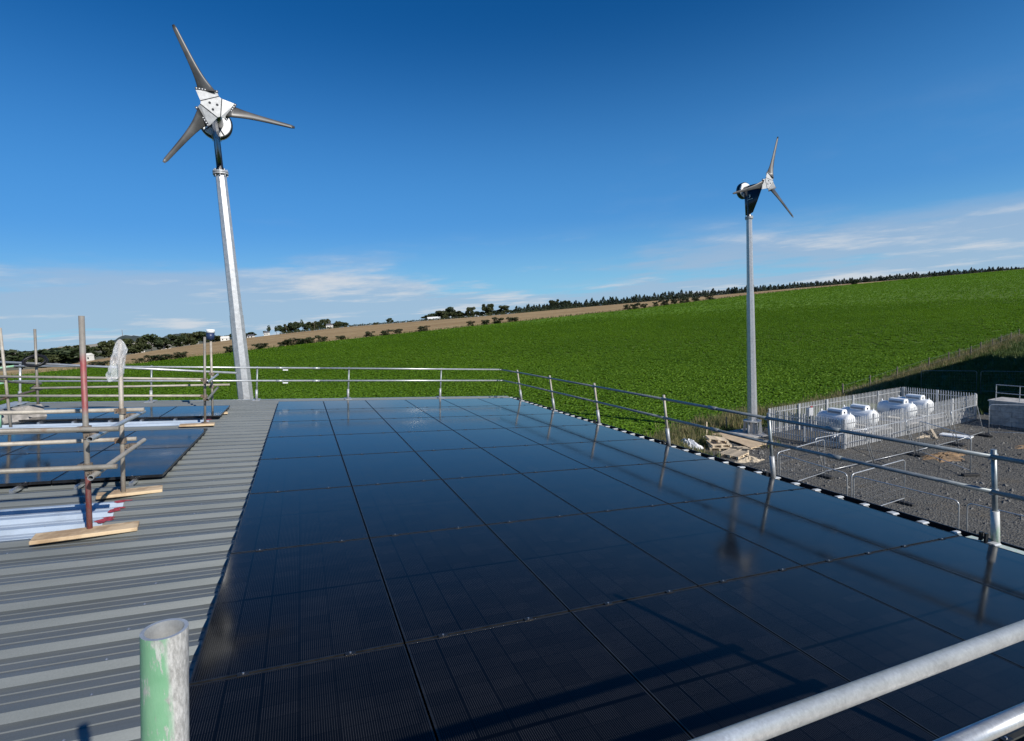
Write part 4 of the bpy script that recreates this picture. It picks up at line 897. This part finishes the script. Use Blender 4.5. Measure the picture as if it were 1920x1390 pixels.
BUSH = [(-0.799, 139.1, 1.5, 4.3), (-0.719, 141.6, 1.2, 2.9), (-0.695, 143.3, 1.5, 3.0), (-0.669, 145.1, 1.6, 4.8), (-0.637, 147.4, 1.6, 3.7), (-0.542, 154.5, 1.7, 3.5), (-0.481, 159.4, 1.7, 4.3), (-0.441, 162.7, 1.4, 2.4), (-0.423, 164.3, 1.8, 5.1), (-0.401, 166.0, 1.8, 4.8), (-0.385, 167.3, 1.8, 2.4), (-0.364, 169.0, 1.8, 3.5), (-0.326, 171.8, 1.4, 2.7), (-0.271, 175.8, 1.7, 3.3), (-0.24, 178.0, 1.5, 3.7), (-0.216, 179.7, 1.7, 3.0), (-0.166, 183.4, 1.7, 4.6), (-0.074, 191.3, 1.6, 2.8), (-0.046, 193.7, 1.8, 3.2), (-0.023, 195.7, 2.1, 4.5), (0.001, 197.8, 1.6, 2.0), (0.011, 198.7, 1.7, 2.9), (0.23, 220.3, 2.1, 3.6), (0.245, 221.9, 2.1, 3.7), (0.261, 224.4, 1.9, 2.8), (0.284, 230.2, 1.9, 2.9), (0.302, 234.4, 2.2, 4.4), (0.321, 239.2, 2.3, 3.5), (0.335, 242.4, 2.3, 3.5), (0.344, 244.7, 2.0, 2.5), (0.362, 248.9, 2.1, 3.6), (0.389, 255.5, 2.4, 4.8), (0.668, 309.2, 2.2, 4.5)]
for i, (u, yc, h, wd) in enumerate(BUSH):
    x, y, z = UY(u, yc); plant('hedge_bush', BM[i % 3], x, y, z, wd*1.25, h*1.35, 'low dark hedge bush on the line between green crop and brown field', 'bush', 'bushes between the crop and the brown field', i*1.3)
TREE = [(-0.949, 164.3, 5.6, 9.9), (-0.905, 158.1, 3.9, 5.6), (-0.869, 167.6, 5.2, 10.4), (-0.841, 175.5, 5.4, 6.2), (-0.815, 204.7, 4.7, 5.5), (-0.777, 192.5, 6.0, 5.2), (-0.752, 217.6, 5.4, 5.8), (-0.727, 196.7, 5.3, 6.5), (-0.693, 206.7, 5.8, 6.0), (-0.67, 216.1, 4.5, 4.9), (-0.643, 216.4, 4.9, 5.4), (-0.616, 223.0, 4.8, 6.0), (-0.592, 228.6, 4.7, 6.6), (-0.568, 236.0, 2.7, 4.9), (-0.546, 254.4, 2.4, 4.7), (-0.527, 258.3, 2.7, 4.3), (-0.504, 254.9, 2.4, 4.7), (-0.469, 269.4, 2.5, 2.5), (-0.463, 262.5, 3.8, 1.9), (-0.449, 264.7, 3.3, 1.9), (-0.436, 271.0, 3.9, 4.2), (-0.424, 271.1, 4.5, 4.2), (-0.413, 270.9, 5.0, 5.3), (-0.399, 275.4, 4.8, 2.0), (-0.39, 274.9, 4.0, 3.7), (-0.379, 276.7, 4.6, 4.3), (-0.368, 278.6, 4.0, 4.3), (-0.353, 281.1, 4.9, 4.4), (-0.336, 292.1, 2.4, 2.4), (-0.329, 285.3, 3.5, 3.0), (-0.318, 291.1, 2.7, 4.2), (-0.256, 286.0, 1.2, 2.4), (-0.229, 286.0, 2.7, 2.7), (-0.154, 278.0, 2.9, 5.7), (-0.141, 278.0, 3.7, 6.3), (-0.126, 278.0, 4.3, 6.3), (-0.114, 280.0, 5.5, 4.6), (-0.1, 278.0, 3.7, 5.7), (-0.089, 282.0, 2.6, 4.1), (-0.073, 278.0, 4.9, 4.3), (-0.056, 280.0, 2.6, 4.6), (-0.039, 279.1, 6.1, 5.5), (-0.023, 282.2, 2.6, 4.1), (-0.009, 281.1, 4.4, 4.9), (0.008, 284.3, 2.1, 4.1), (0.089, 290.4, 5.4, 4.5), (0.111, 292.2, 4.2, 4.8), (0.078, 291.5, 2.7, 4.2)]
for i, (u, yc, h, wd) in enumerate(TREE):
    k = FARK; x, y, z = UY(u, yc*k); lol = wd < 2.1
    lab, gr = (('dark round tree in the dense belt behind the scaffold guard', 'trees in the belt behind the scaffold') if u < -.5 else ('tree in the village clump on the skyline beyond the brown field', 'village trees on the skyline') if u < -.2 else ('broad tree in the skyline group before the conifer plantation', 'broad trees before the plantation'))
    plant('skyline_tree', LOLLI if lol else TM[i % 4], x, y, z, wd*k*1.45, h*k*1.2, lab, 'tree', gr, i*.9)
for i in range(200):
    u = .015+(1.03-.015)*(i+random.uniform(-.3, .3))/200; yb = float(np.interp(u, UB, YB)); x, y, z = UY(u, (yb+8+random.uniform(0, 10))*1.35)
    h = (3.4+1.4*random.random())*1.35*(1.05 if u < .5 else .9); plant('conifer_tree', CM[i % 3], x, y, z, h*random.uniform(1.0, 1.5), h*random.uniform(.72, 1.1), 'dark conifer of the plantation lining the skyline', 'conifer', 'conifers along the skyline', i)
# a hedge runs along the top of the brown field
mb = MB()
for i in range(260):
    u = -.44+.58*i/260; yb = float(np.interp(u, UB, YB)); x, y, z = UY(u, yb+5); leafquads(mb, (x, y, z+.4), (.9, .9, .55+.2*math.sin(i)), 26, .25)
tag(build('hedge', mb, M['bush']), 'long low dark hedge along the top edge of the brown field', 'hedge')
mb = MB()
for i in range(420):
    u = .02+1.02*i/420; yb = float(np.interp(u, UB, YB)); x, y, z = UY(u, (yb+26)*1.35); leafquads(mb, (x, y, z+1.6), (2.2, 2.2, 2.3+.5*math.sin(i*1.9)), 26, .55)
tag(build('plantation', mb, M['conifer']), 'dense mass of the conifer plantation behind the skyline trees', 'plantation', kind='stuff')
# dry grass margin between crop and brown field
def tufts(mb, pts, h, wv, per=5):
    for x, y, z in pts:
        for _ in range(per):
            a = random.uniform(0, 6.28); l_ = h*random.uniform(.5, 1.15); bx_, by_ = x+random.uniform(-.15, .15), y+random.uniform(-.15, .15); dx, dy = math.cos(a)*wv, math.sin(a)*wv; lx, ly = random.uniform(-.35, .35)*l_, random.uniform(-.35, .35)*l_
            k = len(mb.v); mb.v += [(bx_-dx, by_-dy, z), (bx_+dx, by_+dy, z), (bx_+lx, by_+ly, z+l_)]; mb.f.append((k, k+1, k+2))
mb = MB(); pts = []
for i in range(1500):
    u = random.uniform(-1.0, .64); yg = float(np.interp(u, UG, YG)); pts.append(UY(u, yg+random.uniform(-.2, 1.4)))
tufts(mb, pts, .8, .10, 4); tag(build('field_margin_grass', mb, M['dry']), 'strip of dry grass between the green crop and the brown field', 'grass', kind='stuff')
# verge beside the yard
VE = [(14, 9.9), (23, 12.1), (28.5, 14.0), (33.4, 14.6), (37, 14.6), (41.4, 14.6), (48, 15.6), (60, 18), (71, 19.8), (80, 21.3), (92, 24)]
mb = MB(); mg = MB(); pts = []; ptg = []
for i in range(7500):
    t_ = random.random()**1.15; x = 14+78*t_; yv = np.interp(x, [p[0] for p in VE], [p[1] for p in VE]); y = yv+random.gauss(-.2, 1.0 if 20 < x < 36 else .55)
    if x > 38 and random.random() < .6: continue
    if (x-28.86)**2+(y-10.7)**2 < 1.4 or (26 < x < 28.2 and 7.5 < y < 12) or y < 10.1 and x > 21: continue
    (pts if random.random() < (.45 if x < 40 else .7) else ptg).append((x, y, float(T(x, y))))
for i in range(420):
    x, y = random.uniform(21, 27.5), random.uniform(7.2, 10.8)
    if 22.6 < x < 25.9 and 6 < y < 10.2: continue
    if not (25.9 < x < 28 and 7.5 < y < 12): (pts if i % 2 else ptg).append((x, y, gz(x, y)))
for i in range(5200):
    x, y = random.uniform(45, 88), random.uniform(3.5, 21)
    if y < float(np.interp(x, [p[0] for p in VE], [p[1] for p in VE]))-.4 and not (49 < x < 78 and y < 3.4+(x-49)*.166+1): ptg.append((x, y, float(T(x, y))))
tufts(mb, pts, .75, .022, 6); tufts(mg, ptg, .5, .035, 7)
tag(build('dry_verge_grass', mb, M['dry']), 'pale dry grass along the edge between crop and yard', 'grass', kind='stuff'); tag(build('verge_weeds', mg, M['lush']), 'green weeds along the edge between crop and yard', 'weeds', kind='stuff')
# yard stones
mb = MB()
for i in range(5200):
    x, y = random.uniform(19.5, 46), random.uniform(-14, 9); s_ = random.choice((.03, .04, .05, .05, .07, .11)); z = gz(x, y)
    if 29 < x < 43.3 and y > 4.7: continue
    k = len(mb.v); a = random.uniform(0, 6)
    mb.v += [(x+s_*math.cos(a+j*1.57)*random.uniform(.6, 1.3), y+s_*math.sin(a+j*1.57)*random.uniform(.6, 1.3), z-.01) for j in range(4)]+[(x, y, z+s_*random.uniform(.5, 1.1))]
    mb.f += [(k+j, k+(j+1) % 4, k+4) for j in range(4)]
tag(build('yard_stones', mb, M['stone']), 'loose stones scattered over the gravel yard', 'stones', kind='stuff')

# ------------------------------------------------------------------ crop: instanced leafy plants
def crop_plant(seed, leaves, size):
    random.seed(seed); mb = MB()
    for i in range(leaves):
        a = i*2.4+random.uniform(-.4, .4); l_ = size*random.uniform(.7, 1.15); wv = l_*.27; up0 = random.uniform(.10, .74); d = V((math.cos(a), math.sin(a), 0)); s_ = V((-d[1], d[0], 0))
        p0 = d*.03; p1 = d*l_*.5*(1.1-up0*.5)+V((0, 0, l_*.55*up0+.05)); p2 = d*l_*(1.15-up0*.5)+V((0, 0, l_*(.62*up0-.06)+.05)); tw = V((0, 0, random.uniform(-.3, .3)*wv))
        k = len(mb.v); mb.v += [tuple(p0), tuple(p1-s_*wv+tw), tuple(p1+s_*wv-tw), tuple(p2)]; mb.f += [(k, k+1, k+2), (k+1, k+3, k+2)]
    return mb.mesh('crop_plant', M['crop'])
def scatter(name, rr0, rr1, count, leaves, size, label):
    ph = rng.uniform(-.86, .86, count); r = np.sqrt(rng.uniform(rr0**2, rr1**2, count)); rg, _ = edges(ph)
    X = EYE[0]+r*(np.sin(ph)*RIGHT[0]+np.cos(ph)*HEAD[0]); Y = EYE[1]+r*(np.sin(ph)*RIGHT[1]+np.cos(ph)*HEAD[1]); Z = Tpol(r, ph)
    jit = rng.normal(0, .5, count); fade = np.clip((r-rr0)/(.35*rr0), 0, 1)*np.clip((rr1-r)/(.25*rr1), 0, 1) if rr0 > 40 else np.clip((rr1-r)/(.25*rr1), 0, 1)
    fade = np.where(rr1 > 400, np.clip((r-rr0)/(.5*rr0), 0, 1), fade); keep = (rng.uniform(0, 1, count) < fade) & (r < rg-.6) & (Y > 13.0+.15*(X-23)+jit)
    X, Y, Z = X[keep], Y[keep], Z[keep]; n = len(X)
    me = bpy.data.meshes.new(name); me.vertices.add(n); me.vertices.foreach_set('co', np.stack((X, Y, Z), 1).ravel())
    at = me.attributes.new('rot', 'FLOAT', 'POINT'); at.data.foreach_set('value', rng.uniform(0, 6.28, n)); at = me.attributes.new('sc', 'FLOAT', 'POINT'); at.data.foreach_set('value', rng.uniform(.85, 1.15, n))
    me.materials.append(M['crop']); o = link(name, me); tag(o, label, 'crop', kind='stuff')
    src = bpy.data.objects.new('crop_plant', crop_plant(5+leaves, leaves, size))
    ng = bpy.data.node_groups.new(name, 'GeometryNodeTree'); ng.interface.new_socket('Geometry', in_out='INPUT', socket_type='NodeSocketGeometry'); ng.interface.new_socket('Geometry', in_out='OUTPUT', socket_type='NodeSocketGeometry')
    a, b = ng.nodes.new('NodeGroupInput'), ng.nodes.new('NodeGroupOutput'); ip = ng.nodes.new('GeometryNodeInstanceOnPoints'); oi = ng.nodes.new('GeometryNodeObjectInfo'); oi.inputs['Object'].default_value = src; oi.inputs['As Instance'].default_value = True
    na = ng.nodes.new('GeometryNodeInputNamedAttribute'); na.data_type = 'FLOAT'; na.inputs['Name'].default_value = 'rot'; nb = ng.nodes.new('GeometryNodeInputNamedAttribute'); nb.data_type = 'FLOAT'; nb.inputs['Name'].default_value = 'sc'
    cx = ng.nodes.new('ShaderNodeCombineXYZ'); q = ng.links.new
    q(a.outputs[0], ip.inputs['Points']); q(oi.outputs['Geometry'], ip.inputs['Instance']); q(na.outputs['Attribute'], cx.inputs[2]); q(cx.outputs[0], ip.inputs['Rotation']); q(nb.outputs['Attribute'], ip.inputs['Scale']); q(ip.outputs[0], b.inputs[0])
    md = o.modifiers.new('plants', 'NODES'); md.node_group = ng
scatter('crop_plants', 28, 92, 95000, 11, .30, 'leafy green crop close to the yard and barn')
scatter('crop_plants', 62, 190, 150000, 9, .33, 'leafy green crop in the middle of the field')
scatter('crop_plants', 120, 480, 170000, 6, .42, 'leafy green crop on the far rise of the field')

# ------------------------------------------------------------------ far houses, lorry, poles, hills
def house(u, yc, wd, hh, dp, rot, lab, roof='slate', wallm='render'):
    yc *= FARK; x, y, z = UY(u, yc); e = empty('house', (x, y, z), (0, 0, rot)); tag(e, lab, 'house')
    m_ = MB(); m_.box((0, 0, hh/2-.3), (wd/2, dp/2, hh/2+.3)); link('wall', m_.mesh('wall', M[wallm]), e)
    m_ = MB(); m_.prism([(-wd/2-.2, -dp/2-.3, hh), (-wd/2-.2, dp/2+.3, hh), (-wd/2-.2, 0, hh+dp*.38)], (wd+.4, 0, 0)); link('roof', m_.mesh('roof', M[roof]), e)
    for i in range(max(2, int(wd/2.5))):
        m_ = MB(); m_.box((-wd/2+wd*(i+.5)/max(2, int(wd/2.5)), -dp/2-.01, hh*.55), (.5, .03, .6)); link('window', m_.mesh('window', M['winglass']), e)
ca = math.atan2(-RIGHT[1], RIGHT[0])*-1
house(-.815, 158, 3.6, 3.9, 4, ca, 'small white house among the trees behind the red upright', 'render'); house(-.717, 224, 7, 2.2, 5, ca, 'cream bungalow above the tree belt under the distant hill')
house(-.665, 240, 8, 1.6, 4, ca, 'low pale building behind the tree belt'); house(-.549, 226, 7, 2.6, 5, ca+.3, 'cream cottage with pale roof where the tree belt meets the brown field', 'render')
house(-.499, 240, 6, 1.7, 4, ca, 'low white building beyond the brown field before the village clump'); house(-.468, 252, 4.6, 3.4, 4, ca, 'white gabled house between lollipop trees on the skyline'); house(-.346, 274, 6.5, 4.2, 5, ca, 'pale house tucked among the village trees')
x, y, z = UY(-.144, 272*FARK); e = empty('lorry', (x, y, z), (0, 0, ca)); tag(e, 'white articulated lorry on the road before the skyline trees', 'lorry')
m_ = MB(); m_.box((-1.4, 0, 2.6), (6.2, 1.3, 1.5)); link('trailer', m_.mesh('trailer', M['whitep']), e)
m_ = MB(); m_.box((6.3, 0, 2.1), (1.1, 1.25, 1.6)); m_.box((7.3, 0, 1.4), (.25, 1.2, .9)); link('cab', m_.mesh('cab', M['whitep']), e)
m_ = MB(); m_.box((6.9, -1.2, 2.7), (.5, .08, .5)); link('window', m_.mesh('window', M['winglass']), e)
for q in (-6, -4.7, -3.4, 4.8, 6.9):
    m_ = MB(); m_.pipe([(q, -1.25, .5), (q, 1.25, .5)], .5, 12); link('wheel', m_.mesh('wheel', M['rubber']), e)
for i, u in enumerate((-.874, -.829, -.512, -.43, -.375, -.345)):
    x, y, z = UY(u, 230*FARK); mb = MB(); mb.pipe([(x, y, z-1), (x, y, z+8)], .12, 6); mb.beam((x-.8, y, z+7.4), (x+.8, y, z+7.4), .1, .1); tag(build('utility_pole', mb, M['greywood']), 'thin utility pole standing up from the far tree line', 'pole', 'utility poles on the skyline')
def hill(name, u0, u1, yc, hts, mat, thick=600):
    mb = MB(); n = len(hts); us = np.linspace(u0, u1, n*6); hh = np.interp(us, np.linspace(u0, u1, n), hts)
    for j, (dy, f) in enumerate(((-thick, 0), (-thick*.4, .75), (0, 1), (thick, .2))):
        for i, u in enumerate(us):
            p = EYE+(yc+dy)*(HEAD+u*RIGHT); mb.v.append((p[0], p[1], -16+(hh[i]+16+(2.5*math.sin(i*1.7)+1.5*math.sin(i*3.1))*f)*f))
    m_ = len(us); mb.f = [(j*m_+i, j*m_+i+1, (j+1)*m_+i+1, (j+1)*m_+i) for j in range(3) for i in range(m_-1)]
    o = build(name, mb, M[mat], smooth=True); tag(o, kind='structure')
hill('hill', -.80, -.66, 4200, [-10, 30, 82, 70, 45, 10], 'hill'); hill('hill', -.69, -.56, 4600, [0, 60, 75, 70, 40, 5], 'hill')
hill('dunes', -1.05, -.60, 3000, [-8, -4, 2, 18, 22, 20, 18, 10], 'tan', 300)
x, y, z = UY(-.745, 4200); mb = MB(); mb.pipe([(x, y, 60), (x, y, 125)], [2.2, 1.2], 6); tag(build('radio_mast', mb, M['greywood']), 'thin radio mast on top of the distant hill', 'mast')
